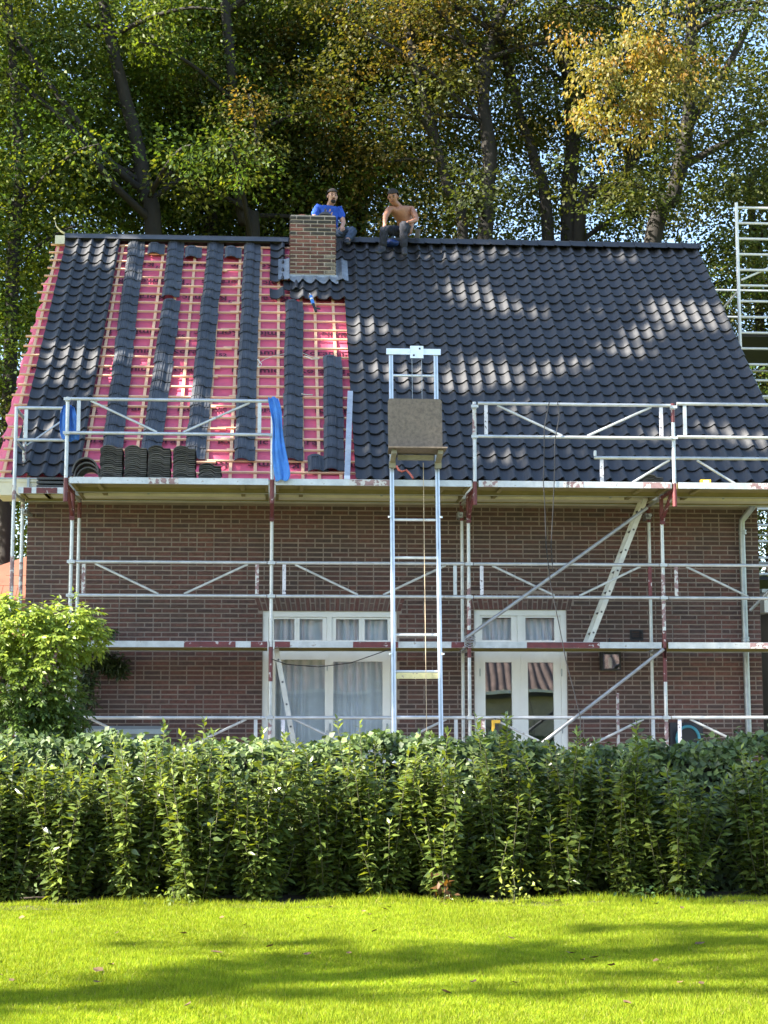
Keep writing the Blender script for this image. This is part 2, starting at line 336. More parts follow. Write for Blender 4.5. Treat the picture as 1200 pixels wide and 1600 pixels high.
wl_ = window('window', 2.392, 4.157, .0, 2.602, 2.10, 2.19, [(3.235, 3.3)],
             [(2.537, 2.807, 2.222, 2.5, 2.469, 2.839), (2.874, 3.178, 2.222, 2.5, 2.841, 3.233), (3.355, 3.659, 2.222, 2.5, 3.302, 3.696), (3.735, 4.04, 2.222, 2.5, 3.698, 4.08)],
             [(2.562, 3.212, .25, 1.965, 2.467, 3.262), (3.322, 3.972, .25, 1.94, 3.263, 4.08)], m_glass, [(2.47, 4.08, .05, 2.0), (2.48, 4.08, 2.19, 2.53)])
MB().box((2.55, W + .085, 1.9), (3.22, W + .16, 2.0)).build('roller_blind', m_cream, wl_)
for hx in (3.27, 3.285): MB().box((hx if hx < 3.28 else 4.02, W + .022, 1.0), ((hx if hx < 3.28 else 4.02) + .022, W + .04, 1.13)).build('handle', m_zinc, wl_)
MB().box((5.81, W + .02, 1.02), (5.832, W + .04, 1.15)).build('handle', m_zinc, house) if 0 else None
for zz in (1.82, .98): MB().box((3.235, W + .03, zz), (3.247, W + .046, zz + .06)).build('hinge', m_zinc, wl_)
wr_ = window('french_door', 5.19, 6.424, .0, 2.629, 2.09, 2.17, [(5.77, 5.84)],
             [(5.3, 5.69, 2.229, 2.5275, 5.267, 5.768), (5.88, 6.27, 2.229, 2.5275, 5.842, 6.347)],
             [(5.336, 5.692, .25, 1.935, 5.266, 5.805), (5.905, 6.261, .25, 1.935, 5.806, 6.348)], m_glass2, [(5.27, 6.35, 2.17, 2.52)])
for xx in (5.258, 6.349):
    for zz in (1.75, 1.0): MB().box((xx, W + .02, zz), (xx + .012, W + .032, zz + .1)).build('hinge', m_zinc, wr_)

# --- eaves box gutter, downpipe, vent
gut = MB().box((-1.03, .40, 4.03), (9.62, W - .005, 4.2)).box((-1.03, .385, 4.2), (9.62, .43, 4.235)).build('box_gutter', m_cream, house)
MB().box((-1.03, .375, 4.236), (9.62, .425, 4.252)).box((-1.03, .426, 4.215), (9.62, .9, 4.222)).build('gutter_lining', m_zinc, gut)
for gx in (-.63, .9, 2.4, 3.9, 5.4, 6.9, 8.4): MB().box((gx, .37, 4.05), (gx + .03, .384, 4.253)).build('gutter_bracket', m_zinc, gut)
dp = MB().path([(8.95, .7, 4.1), (8.93, .84, 4.0), (8.815, .93, 3.84), (8.81, .935, 3.7), (8.83, .935, GZ + .1)], .042, 14).build('downpipe', m_zinc, house, smooth=True)
for zz in (3.68, 2.24): MB().lathe((8.818, .935, zz), [(.045, -.03), (.056, -.028), (.056, -.008), (.05, -.006), (.05, .012), (.056, .014), (.056, .03), (.045, .032)], 14).build('pipe_collar', m_zinc, dp, smooth=True)
for zz in (3.3, 1.5): MB().box((8.79, .94, zz), (8.86, W - .002, zz + .03)).build('pipe_clip', m_zinc, dp)
vt = ring(MB(), 7.276, 7.454, 2.225, 2.369, .016, W - .012, W + .005).build('air_vent', m_dark, house)
for i in range(5): MB().bar((7.29, W - .004, 2.249 + i * .023), (7.44, W - .004, 2.249 + i * .023), .012, .004, (0, -.7, .7)).build('vent_slat', m_dark, vt)
MB().box((7.29, W + .001, 2.24), (7.44, W + .004, 2.355)).build('vent_backing', m_dark, vt)

# ------------------------------------------------------------------ roof
roof = MB()
for sgn in (1,):
    a, b, c, d = R(-.98, -.1, -.142), R(9.47, -.1, -.142), R(9.47, RIDGE_S, -.142), R(-.98, RIDGE_S, -.142)
    roof.add([a, b, c, d, a - V(0, 0, .05), b - V(0, 0, .05), c - V(0, 0, .05), d - V(0, 0, .05)], [(0, 1, 2, 3), (7, 6, 5, 4), (0, 4, 5, 1), (1, 5, 6, 2), (3, 7, 4, 0)])
roof = roof.build('roof', mat('roof_boards', (.2, .14, .09), .8), house)
yr = .4894 + RIDGE_S * CB
def Bk(x, s, n=0): p = R(x, s, n); return V(x, 2 * yr - p.y, p.z)
bkm = MB(); nb = 49
for j in range(int(RIDGE_S / G)):       # rear slope, seen from nowhere in front: plain tile courses
    vs = []
    for i in range(nb * 4 + 1):
        x = -.85 + i * WT / 4; h = (.024, 0, .006, .042)[i % 4] - .02
        vs += [Bk(x, j * G, h + .012), Bk(x, j * G + G + .02, h - .012)]
    bkm.add(vs, [(2 * i + 2, 2 * i, 2 * i + 1, 2 * i + 3) for i in range(nb * 4)])
bkm.build('rear_tiles', m_tile, roof, kind='stuff')
# membrane with its ragged, hanging left edge
def edge_x(s):
    base = np.interp(s, [-.3, 1.4, 2.0, 2.9, 4.0, 5.4, 6.8], [-1.17, -1.166, -1.169, -1.167, -1.124, -1.09, -1.0])
    return base + .025 * math.sin(s * 5.3) + .02 * math.sin(s * 13.1) + (.03 if int(s * 1.6) % 2 else 0)
mem = MB(); nx, ns = 90, 130; vs = []
for j in range(ns + 1):
    s = -.12 + (RIDGE_S + .1) * j / ns; e = edge_x(s)
    for i in range(nx + 1):
        t = i / nx; x = e + (3.75 - e) * t
        n = -.116 + .006 * math.sin(x * 3.1 + s * 7) * math.sin(s * 4.3 + x) + .004 * math.sin(s * 23 + 3 * math.sin(x * 2.3)) - .012 * (0.5 + .5 * math.sin(s / G * 2 * PI))
        if x < -.98: n -= (-.98 - x) * .9 + .02 * math.sin(s * 9)
        vs.append(R(x, s, n))
mem.add(vs, [(j * (nx + 1) + i, j * (nx + 1) + i + 1, (j + 1) * (nx + 1) + i + 1, (j + 1) * (nx + 1) + i) for j in range(ns) for i in range(nx)])
membrane = mem.build('membrane', m_mem, roof, smooth='all', label='crimson roofing membrane printed with dark lettering')
# printed lettering on the membrane
def text_geo(txt, size):
    cu = bpy.data.curves.new('t', 'FONT'); cu.body = txt; cu.size = size; cu.align_x = 'CENTER'; cu.align_y = 'CENTER'; cu.offset = .004; cu.resolution_u = 2
    ob = bpy.data.objects.new('t', cu); COL.objects.link(ob); dg = bpy.context.evaluated_depsgraph_get(); me = bpy.data.meshes.new_from_object(ob.evaluated_get(dg))
    g = ([tuple(v.co) for v in me.vertices], [tuple(p.vertices) for p in me.polygons]); bpy.data.objects.remove(ob); bpy.data.meshes.remove(me); return g
GK = text_geo('Koramic', .2); G5 = text_geo('52', .12)
me_k = MB().add(*GK).mesh('lettering', m_text); me_5 = MB().add(*G5).mesh('lettering', m_text)
for row, (s0, flip) in enumerate([(.97, 0), (1.78, 0), (2.84, 0), (3.9, 1), (4.98, 1), (6.07, 1), (.42, 1), (3.35, 0), (5.5, 1)]):
    x = -.75 + (row * .37) % .6
    while x < 3.6:
        place('lettering', me_k, membrane, RMat(x, s0, -.093, PI if flip else 0))
        if random.random() < .5: place('lettering', me_5, membrane, RMat(x + .42, s0 - .1, -.093, PI if flip else 0))
        x += .95
# counter battens run up the slope, battens across
for x in (-.98, -.65, -.33, .04, .362, .701, .97, 1.239, 1.634, 1.949, 2.274, 2.564, 2.9, 3.117, 3.4, 3.62):
    MB().bar(R(x, -.08, -.094), R(x + random.uniform(-.02, .02), 6.72, -.094), .042, .022, RM @ V(0, 0, 1)).build('counter_batten', m_batten, roof)
for k in range(25):
    s = k * G + .16; x0 = -1.04 - random.uniform(0, .09) + (.03 if k > 18 else 0)
    brk = (1.85 + random.uniform(-.25, .25)); off = random.uniform(-.012, .012)
    for a, b_, ds in ((x0, brk + .06, 0), (brk - .06, 3.72, .034)):
        MB().bar(R(a, s + ds * .9 + off, -.07), R(b_, s + ds * .9 + off + random.uniform(-.01, .01), -.07), .028, .024, RM @ V(0, 0, 1)).build('batten', m_batten, roof)
# one roof tile: pan on the left, roll on the right
PROF = [(0, .03), (.025, .015), (.06, .003), (.1, 0), (.135, .007), (.163, .029), (.184, .052), (.203, .059), (.221, .05), (.232, .032)]
def tile_geo(L_=.345):
    vs, fs = [], []; n = len(PROF)
    for y, dz in ((0, 0), (.012, .002), (L_, -.032)):
        for x, h in PROF: vs.append((x, y, h - .02 + dz))
    for j in range(2):
        for i in range(n - 1): fs.append((j * n + i, j * n + i + 1, (j + 1) * n + i + 1, (j + 1) * n + i))
    m0 = len(vs)
    for x, h in PROF: vs.append((x, .001, h - .022))
    for x, h in PROF: vs.append((x, .004, h - .038))
    for i in range(n - 1): fs.append((m0 + n + i, m0 + n + i + 1, m0 + i + 1, m0 + i))
    m1 = len(vs); vs += [(.232, 0, .004), (.232, L_, -.028), (.2315, 0, -.016), (.2315, L_, -.05)]; fs.append((m1, m1 + 2, m1 + 3, m1 + 1))
    return vs, fs
TG = tile_geo(); tile_me = MB().add(*TG).mesh('tile', m_tile, smooth=True)
spots_ = []
for k in range(25):
    for j in range(4): spots_.append((-.855 + j * WT, k))
    for j in range(28): spots_.append((3.585 + j * WT, k))
for k in (18, 19):
    for j in (-4, -3, -2, -1): spots_.append((3.585 + j * WT, k))
spots_.append((2.43, 18)); spots_.append((2.64, 19))
for k in range(20, 25):
    spots_.append((2.43, k)); spots_.append((2.56, k) if k < 0 else (3.375, k))
rest = MB(); cnt = 0
for (x, k) in spots_:
    mtx = RMat(x + random.uniform(-.002, .002), k * G + random.uniform(-.006, .006), random.uniform(-.002, .003), random.uniform(-.012, .012), random.uniform(-.008, .008))
    if k <= 8 and cnt < 300: place('tile', tile_me, roof, mtx); cnt += 1
    else: rest.add([mtx @ Vector(v) for v in TG[0]], TG[1])
rest.build('tile_courses', m_tile, roof, smooth=True, kind='stuff')
# ridge: caps on the finished part, a dark board and strip on the rest
rp = R(0, RIDGE_S, 0)
for i in range(22):
    x0 = 3.62 + i * .268
    prof = [(-.145, -.115), (-.06, -.02), (0, .012), (.06, -.02), (.145, -.115)]; mb = MB(); vs = []
    for xx, g_ in ((x0, 0), (x0 + .25, -.004), (x0 + .25, .008), (x0 + .285, .008)):
        for (dy, dz) in prof: vs.append((xx, rp.y + dy * (1 + g_ * 3), rp.z + .055 + dz + g_))
    fs = [(j * 5 + i_, (j + 1) * 5 + i_, (j + 1) * 5 + i_ + 1, j * 5 + i_ + 1) for j in range(3) for i_ in range(4)] + [(0, 1, 2, 3, 4), (19, 18, 17, 16, 15)]
    mb.add(vs, fs).build('ridge_cap', m_tile, roof)
rb = MB().box((-.9, rp.y - .03, rp.z - .08), (3.62, rp.y + .03, rp.z + .03)).build('ridge_batten', mat('dark_timber', (.04, .04, .045), .7), roof)
MB().add([(-.9, rp.y - .12, rp.z - .07), (2.72, rp.y - .12, rp.z - .07), (2.72, rp.y - .02, rp.z + .035), (-.9, rp.y - .02, rp.z + .035), (-.9, rp.y + .12, rp.z - .07), (2.72, rp.y + .12, rp.z - .07)], [(0, 1, 2, 3), (3, 2, 5, 4)]).build('ridge_strip', mat('ridge_roll', (.05, .053, .06), .5), roof)
MB().path([(-.88, rp.y - .1, rp.z + .0), (-.95, rp.y - .1, rp.z + .04), (-1.02, rp.y - .1, rp.z + .12), (-1.045, rp.y - .1, rp.z + .22)], [.035, .03, .02, .006], 6, flat=.3).build('loose_strip_end', m_cream, roof, smooth=True)
MB().box((-1.02, rp.y - .2, rp.z - .2), (-.87, rp.y - .14, rp.z - .06)).build('verge_block', m_cream, roof)
# verge boards along the gables
MB().bar(R(9.45, -.1, -.14), R(9.45, RIDGE_S, -.14), .05, .16, RM @ V(0, 0, 1)).build('verge_board', m_dark, roof)
MB().bar(R(-.955, -.1, -.21), R(-.955, RIDGE_S, -.21), .04, .12, RM @ V(0, 0, 1)).build('verge_board', m_cream, roof)

# ------------------------------------------------------------------ chimney
CX0, CX1, CY0, CY1, CZ1 = 2.735, 3.468, 4.5, 5.0, 9.09
ch = MB().box((CX0 + .012, CY0 + .012, 7.7), (CX1 - .012, CY1 - .012, CZ1 - .004)).build('chimney', m_chmortar, house)
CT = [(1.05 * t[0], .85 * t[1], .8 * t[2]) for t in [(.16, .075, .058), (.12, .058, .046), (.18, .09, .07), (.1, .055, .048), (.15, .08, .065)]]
z = CZ1 - .0625; k = 0
while z > 7.85:
    for face in range(3):
        x = 0 if k % 2 else -.11; Ln = (CX1 - CX0) if face == 0 else (CY1 - CY0)
        if face: x -= .105
        while x < Ln - .01:
            a, b_ = max(x, 0 if face == 0 else .02), min(x + .207, Ln)
            if b_ - a > .03:
                vs, fs = brick_geo(a, b_, z, z + .048, 0)
                if face == 0: vs = [(CX0 + p, CY0 + q, r) for p, q, r in vs]
                elif face == 1: vs = [(CX1 - q, CY0 + p, r) for p, q, r in vs]
                else: vs = [(CX0 + q, CY0 + p, r) for p, q, r in vs]; fs = [f[::-1] for f in fs]
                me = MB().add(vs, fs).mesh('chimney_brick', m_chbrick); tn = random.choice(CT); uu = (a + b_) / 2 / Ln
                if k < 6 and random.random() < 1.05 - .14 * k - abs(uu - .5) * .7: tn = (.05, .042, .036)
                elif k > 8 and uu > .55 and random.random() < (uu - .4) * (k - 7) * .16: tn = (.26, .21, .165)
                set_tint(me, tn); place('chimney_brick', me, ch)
            x += .222
    z -= .0625; k += 1
MB().box((CX0 + .02, CY0 + .02, CZ1 - .003), (CX1 - .02, CY1 - .02, CZ1 + .012)).build('mortar_cap', m_chmortar, ch)
MB().lathe((3.3, 4.72, CZ1 + .01), [(.1, 0), (.095, .04), (.085, .05), (.105, .055), (.1, .075), (.06, .11), (.015, .13), (.014, .17), (.004, .18)], 18).build('chimney_cowl', mat('cowl', (.05, .045, .045), .6), ch, smooth=True)
MB().lathe((2.93, 4.72, CZ1 + .01), [(.1, 0), (.11, .03), (.1, .045), (.05, .05), (.02, .04)], 14).build('flue_pot', m_terra, ch, smooth=True)
def sheet(pts_fn, nu, nv, name, parent, m):
    vs = [pts_fn(i / nu, j / nv) for j in range(nv + 1) for i in range(nu + 1)]
    return MB().add(vs, [(j * (nu + 1) + i, j * (nu + 1) + i + 1, (j + 1) * (nu + 1) + i + 1, (j + 1) * (nu + 1) + i) for j in range(nv) for i in range(nu)]).build(name, m, parent, smooth='all')
def wav(x): return np.interp(((x - 3.585) % WT), [p[0] for p in PROF], [p[1] for p in PROF]) - .012
sheet(lambda u, v: R(2.70 + .8 * u, 5.36 + .03 * math.sin(u * 24) + (.19 - .03 * math.sin(u * 24)) * v, float(wav(2.70 + .8 * u)) * (1 - v) + .012 + .02 * v), 48, 6, 'lead_apron', ch, m_lead)
sheet(lambda u, v: V(2.725 + .755 * u, CY0 - .012, R(0, 5.5, 0).z - .02 + .075 * v), 8, 2, 'lead_upstand', ch, m_lead)
for nm, xa, xb in (('lead_flashing', 2.56, 2.735), ('lead_flashing', 3.468, 3.66)):
    sheet(lambda u, v: R(xa + (xb - xa) * u, 5.4 + .68 * v, float(wav(xa + (xb - xa) * u)) * .6 + .03 + .004 * math.sin(v * 31 + u * 5)), 12, 10, nm, ch, m_lead)
# ------------------------------------------------------------------ facade scaffold
sc_ = thing('facade_scaffold', 'galvanised tube scaffold with red-banded decks along the brick front', 'scaffold', (4.6, .3, GZ + .12))
TR = .0242; Z1, Z2 = 2.15, 4.1; YI = .74; YC = -.72
XP = [-.73, 0, 2.5, 5.0, 7.5, 10.0]
def band(parent, p0, p1, r, m=None): MB().tube(p0, p1, r, 10).build('paint_band', m or m_red, parent)
for i, x in enumerate(XP):
    for y in (0, YI):
        top = {0: 5.1 if y == 0 else 4.05}.get(i, 4.05)
        st = MB().tube((x, y, GZ + .16), (x, y, top), TR, 10)
        st = st.build('standard', m_galv, sc_, smooth=True)
        MB().box((x - .075, y - .075, GZ + .121), (x + .075, y + .075, GZ + .128)).tube((x, y, GZ + .128), (x, y, GZ + .2), .017, 8).build('base_jack', m_galv, st)
        if i: band(st, (x, y, 3.78), (x, y, 4.03), TR + .003)
        if i == 0: band(st, (x, y, 2.75 if y == 0 else 2.7), (x, y, 3.2), TR + .002, m_redw); band(st, (x, y, 3.9), (x, y, 4.1), TR + .002, m_redw)
        if i in (3, 4) and y == 0: band(st, (x, y, 1.95), (x, y, 2.3), TR + .002); band(st, (x, y, 2.35), (x, y, 3.02 if i == 4 else 2.9), TR + .0015, m_redw)
        if i in (2, 4) and y == 0: band(st, (x, y, .6), (x, y, 1.15), TR + .0015, m_redw); band(st, (x, y, 1.65), (x, y, 2.08), TR + .002)
    for z in (Z1 - .1, Z2 - .1): MB().tube((x, TR, z), (x, YI - TR, z), TR - .004, 8).build('transom', m_galv, sc_)
    if i:   # bracket that carries the outer deck
        br = MB().tube((x + .0, -TR, Z2 - .085), (x, YC + .02, Z2 - .085), TR - .002, 8).bar((x, -TR, 3.72), (x, YC + .14, Z2 - .11), .035, .05).box((x - .03, -.055, 3.66), (x + .03, -TR + .002, 3.78))
        br.build('bracket', m_red, sc_)
        if i != 5:
            po = MB().tube((x, YC, Z2 - .12), (x, YC, 5.09 if i != 2 else 5.07), TR, 10).build('guard_post', m_galv, sc_, smooth=True)
            if i == 4: band(po, (x, YC, 4.86), (x, YC, 5.1), TR + .002)
            if i == 3: band(po, (x, YC, 4.62), (x, YC, 5.06), TR + .002, m_redw)
            band(po, (x, YC, Z2 - .3), (x, YC, Z2 - .01), TR + .004)
def deck(x0, x1, y0, y1, z, bands, front=m_galv):
    d = MB().box((x0, y0, z - .078), (x1, y0 + .022, z)).build('deck_frame', front, sc_)
    MB().box((x0, y1 - .022, z - .085), (x1, y1, z)).box((x0, y0 + .0225, z - .07), (x0 + .04, y1 - .022, z - .002)).box((x1 - .04, y0 + .0225, z - .07), (x1, y1 - .022, z - .002)).build('deck_rim', m_deckw, d)
    MB().box((x0, y1 - .03, z - .092), (x1, y1 + .002, z - .0855)).build('rim_lip', m_galv, d)
    w = (y1 - y0 - .048) / 2
    for i in range(2): MB().box((x0 + .041, y0 + .023 + i * (w + .002), z - .03), (x1 - .041, y0 + .023 + i * (w + .002) + w, z - .006)).build('deck_board', m_deckw, d)
    for xx in (x0 + .3, x1 - .35): MB().box((xx, y0 + .023, z - .062), (xx + .05, y1 - .023, z - .0305)).build('cross_rail', m_deckw, d)
    for a, b, mm in bands: MB().box((a, y0 - .003, z - .076), (b, y0 + .001, z - .004)).build('paint_band', mm, d)
    return d
LB = {0: [], 1: [(1.42, 2.06, m_red), (2.25, 2.455, m_red)], 2: [(2.55, 2.74, m_red), (3.53, 4.1, m_red), (4.77, 4.96, m_red)], 3: [(5.73, 6.66, m_red)], 4: [(8.6, 9.3, m_redw)]}
UB = {0: [(-.62, -.52, m_red), (-.46, -.2, m_red), (-.12, -.03, m_red)], 1: [(1.0, 1.36, m_redw)], 2: [(3.45, 3.95, m_redw)], 3: [(5.08, 5.28, m_redw), (6.1, 6.35, m_redw), (7.1, 7.44, m_redw)], 4: [(8.45, 8.8, m_redw)]}
for i in range(5):
    a, b = XP[i] + .045, XP[i + 1] - .045
    if i: deck(a, b, -.03, .70, Z1, LB[i])
    deck(a, b, .0 if i else .03, .70, Z2 - .004 if i else 4.08, UB[0] if i == 0 else [], m_deckw if i else m_galv)
    if i: deck(a, b, YC - .03, -.05, Z2, UB[i])
def guard(x0, x1, y, zt, zb, plates=(m_galv, m_galv), br=True, one=False):
    g = MB().tube((x0, y, zt), (x1, y, zt), TR - .002, 10).tube((x0, y, zb), (x1, y, zb), TR - .003, 10).build('guardrail', m_galv, sc_, smooth=True)
    w = x1 - x0; c = (x0 + x1) / 2
    if br:
        for sg in (-1, 1):
            if one and sg == 1: continue
            MB().tube((c + sg * w * .40, y + .012, zt - .02), (c + sg * .16, y + .012, zb + .022), .016, 8).build('brace', m_galv, g, smooth=True)
    for xx, pm in ((x0 + .1, plates[0]), (x1 - .12, plates[1])):
        MB().box((xx - .022, y - .008, zb + .022), (xx + .022, y + .008, zt - .022)).build('end_plate', pm, g)
    return g
OY = -.045
for x in XP[1:5]:       # couplers where the rails meet the posts
    for z in (1.2, .78, Z1 + .565, Z1 + .985):
        MB().lathe((x, 0, z - .03), [(.026, 0), (.034, .004), (.034, .056), (.026, .06)], 10).bar((x - .05, -.04, z), (x + .05, -.04, z), .03, .036).build('coupler', m_galv, sc_)
for x, zz in ((0, (4.64, 5.06)), (2.5, (4.64, 5.03)), (5.0, (4.65, 5.03)), (7.5, (4.66, 5.05))):
    for z in zz: MB().lathe((x, YC, z - .03), [(.026, 0), (.033, .004), (.033, .046), (.026, .05)], 10).bar((x - .045, YC - .04, z), (x + .045, YC - .04, z), .026, .034).build('coupler', m_galv, sc_)
pw = mat('stamped_plate', (.55, .54, .58), .5, var=.2, scale=9, spots=((.06, .05, .06), .6, 34))
for i, pl in ((1, (m_redw, m_redw)), (2, (pw, m_galv)), (3, (pw, m_red)), (4, (m_redw, m_redw))):
    guard(XP[i] + .06, XP[i + 1] - .06, OY, Z1 + .985, Z1 + .565, pl)
    guard(XP[i] + .06, XP[i + 1] - .06, OY, 1.2, .78, (m_galv, m_galv) if i == 1 else (m_redw, m_galv) if i == 3 else (pw, m_galv))
guard(.04, 2.46, YC - .045, 5.06, 4.64, (m_galv, m_galv)); guard(5.04, 7.46, YC - .045, 5.065, 4.65, (pw, pw)); guard(7.54, 9.96, YC - .045, 5.09, 4.67, (m_galv, m_galv), br=False)
guard(-.7, -.03, -.045, 5.08, 4.67, (m_galv, m_redw), br=False)
for z in (5.07, 4.67): MB().tube((-.73, .0, z), (-.73, 1.5 if 0 else .74, z), TR - .003, 8).build('end_rail', m_galv, sc_)
MB().tube((-.73, YI, 4.0), (-.73, YI, 5.09), TR, 10).build('end_post', m_redw, sc_)
MB().tube((-.6, .06, 4.62), (-.2, .3, 4.98), .012, 8).build('end_brace', m_galv, sc_)
gs = mat('steel_tube', (.3, .31, .32), .45, .5, var=.2)
for a, b in (((4.96, -.075, 2.2), (7.3, -.075, 3.87)), ((5.55, -.075, .62), (7.47, -.075, 2.06))): MB().tube(a, b, TR - .002, 10).build('diagonal_brace', gs, sc_, smooth=True)
MB().tube((8.86, .82, 2.62), (9.2, .6, 3.0), TR - .002, 10).build('diagonal_brace', gs, sc_, smooth=True)
for x in (-.71, 4.95, 7.45): MB().tube((x + .02, .5, 3.85), (x + .05, W - .002, 3.85), TR - .002, 10).bar((x + .02, .62, 3.85), (x + .02, .8, 3.85), .07, .07).build('wall_tie', gs, sc_)

# access ladders between the decks
def ladder(name, top, bot, label, n):
    t = thing(name, label, 'ladder', bot); top, bot = Vector(top), Vector(bot); d = (bot - top).normalized()
    for y in (-.15, .15): MB().bar(top + V(0, y, 0), bot + V(0, y, 0), .062, .026, (0, 1, 0)).build('rail', m_cream if 0 else mat('ladder_aluminium', (.56, .55, .5), .5, .3, var=.15), t)
    for i in range(n):
        p = top.lerp(bot, (i + .5) / n); MB().tube(p + V(0, -.168, 0), p + V(0, .168, 0), .014, 8).build('rung', mat('rung_grey', (.1, .1, .1), .5, .4), t)
ladder('ladder', (7.36, .45, 4.03), (6.59, .45, 2.155), 'aluminium access ladder leaning between the decks right of the glazed doors', 7)
ladder('ladder', (2.57, .42, 2.07), (3.0, .42, GZ + .13), 'aluminium access ladder standing before the curtained window', 8)
# spare guard frame standing on the upper deck
sp = thing('spare_guardrail', 'loose galvanised guardrail frame propped on the upper deck at right', 'guardrail', (7.7, -.5, Z2))
MB().tube((6.54, -.5, 4.44), (9.1, -.5, 4.45), TR - .002, 10).build('rail', m_galv, sp, smooth=True); MB().tube((6.55, -.5, 4.46), (6.55, -.5, 4.53), .02, 8).build('hook', m_galv, sp)
MB().box((6.61, -.508, 4.112), (6.655, -.492, 4.418)).build('end_plate', pw, sp); MB().box((9.0, -.508, 4.112), (9.045, -.492, 4.418)).build('end_plate', pw, sp)
for a, b in (((7.5, -.5, 4.42), (7.0, -.5, 4.115)), ((7.85, -.5, 4.42), (8.35, -.5, 4.115))): MB().tube(a, b, .016, 8).build('brace', m_galv, sp, smooth=True)
MB().tube((6.6, -.5, 4.114), (9.05, -.5, 4.114), .013, 8).build('lower_rail', m_galv, sp)

# ------------------------------------------------------------------ tile hoist
h0, h1 = V(0, -1.22, GZ + .121), V(0, -.66, 5.72)
def HP(z, x, off=0): t = (z - h0.z) / (h1.z - h0.z); return V(x, h0.y + (h1.y - h0.y) * t + off, z)
ho = thing('tile_hoist', 'aluminium ladder hoist with a plywood carriage standing before the scaffold', 'hoist', (4.24, -1.22, GZ + .12))
HX0, HX1 = 3.965, 4.525
for x in (HX0, HX1):
    mb = MB().bar(HP(h0.z, x), HP(5.74, x), .05, .06, (0, 1, 0)); rl = mb.build('rail', m_alu, ho)
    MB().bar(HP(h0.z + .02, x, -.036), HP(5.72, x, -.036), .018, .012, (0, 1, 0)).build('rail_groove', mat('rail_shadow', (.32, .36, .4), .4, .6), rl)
for z in (5.42, 3.59, 3.12, 2.18, 1.2, .72, .24): MB().tube(HP(z, HX0 + .02), HP(z, HX1 - .02), .017, 8).build('rung', m_alu, ho, smooth=True)
MB().box((HX0 + .026, -1.06, 1.655), (HX1 - .026, -1.03, 1.725)).build('label_bar', mat('pale_yellow', (.55, .5, .25), .6, spots=((.3, .25, .2), .62, 30)), ho)
MB().tube(HP(1.74, HX0 + .02), HP(1.74, HX1 - .02), .017, 8).build('rung', m_alu, ho)
hd = MB().bar(HP(5.72, HX0 - .06, -.045), HP(5.72, HX1 + .06, -.045), .025, .075, (0, 0, 1)).build('head_bar', m_alu, ho)
MB().box((4.2, -.755, 5.63), (4.365, -.715, 5.785)).build('pulley_housing', m_alu, hd)
for x, z in ((4.245, 5.665), (4.318, 5.75)): MB().bar((x, -.763, z), (x, -.75, z), .022, .022).build('bolt', m_dark, hd)
for x in (4.225, 4.345): MB().tube(HP(5.64, x, -.04), HP(5.02, x, -.06), .004, 6).build('cable', gs, ho)
MB().tube(HP(4.3, 4.35, -.05), HP(.3, 4.35, -.05), .004, 6).build('cable', mat('tan_cord', (.45, .36, .24), .7), ho)
for z in (3.62, 1.95):
    for x, sg in ((HX0 - .035, -1), (HX1 + .035, 1)): MB().lathe((x, HP(z, 0).y - .04, z), [(.012, -.012), (.02, -.01), (.02, .01), (.012, .012)], 10).build('eyelet', m_alu, ho)
ca = MB(); zt, zb = 5.09, 4.43
pts = [(-.333, zb + .02), (-.31, zb), (.31, zb), (.333, zb + .02), (.333, zt - .03), (.31, zt), (-.31, zt), (-.333, zt - .03)]
vs = [V(4.245 + x, -.80 - .06 - (5.1 - z) * .12, z) for x, z in pts] + [V(4.245 + x, -.82 - .06 - (5.1 - z) * .12, z) for x, z in pts]
cb_ = ca.add(vs, [tuple(range(8)), tuple(range(15, 7, -1))] + [(i, i + 8, (i + 1) % 8 + 8, (i + 1) % 8) for i in range(8)]).build('carriage_board', m_ply, ho)
MB().add([V(3.89, -1.32, 4.42), V(4.60, -1.32, 4.42), V(4.585, -.94, 4.40), V(3.905, -.94, 4.40), V(3.89, -1.32, 4.405), V(4.60, -1.32, 4.405), V(4.585, -.94, 4.385), V(3.905, -.94, 4.385)], [(0, 1, 2, 3), (7, 6, 5, 4), (0, 4, 5, 1), (1, 5, 6, 2), (2, 6, 7, 3), (3, 7, 4, 0)]).build('carriage_shelf', m_ply, ho)
kh = mat('khaki_steel', (.24, .22, .15), .6, .2)
for x in (HX0 + .0, HX1 - .0): MB().bar((x, -1.25, 4.37), (x, -.93, 4.30), .06, .05, (0, 0, 1)).box((x - .04, -.95, 4.22), (x + .04, -.88, 4.3)).build('carriage_arm', kh, ho)
MB().box((HX0 + .06, -1.0, 4.31), (HX1 - .06, -.95, 4.37)).build('carriage_beam', kh, ho)

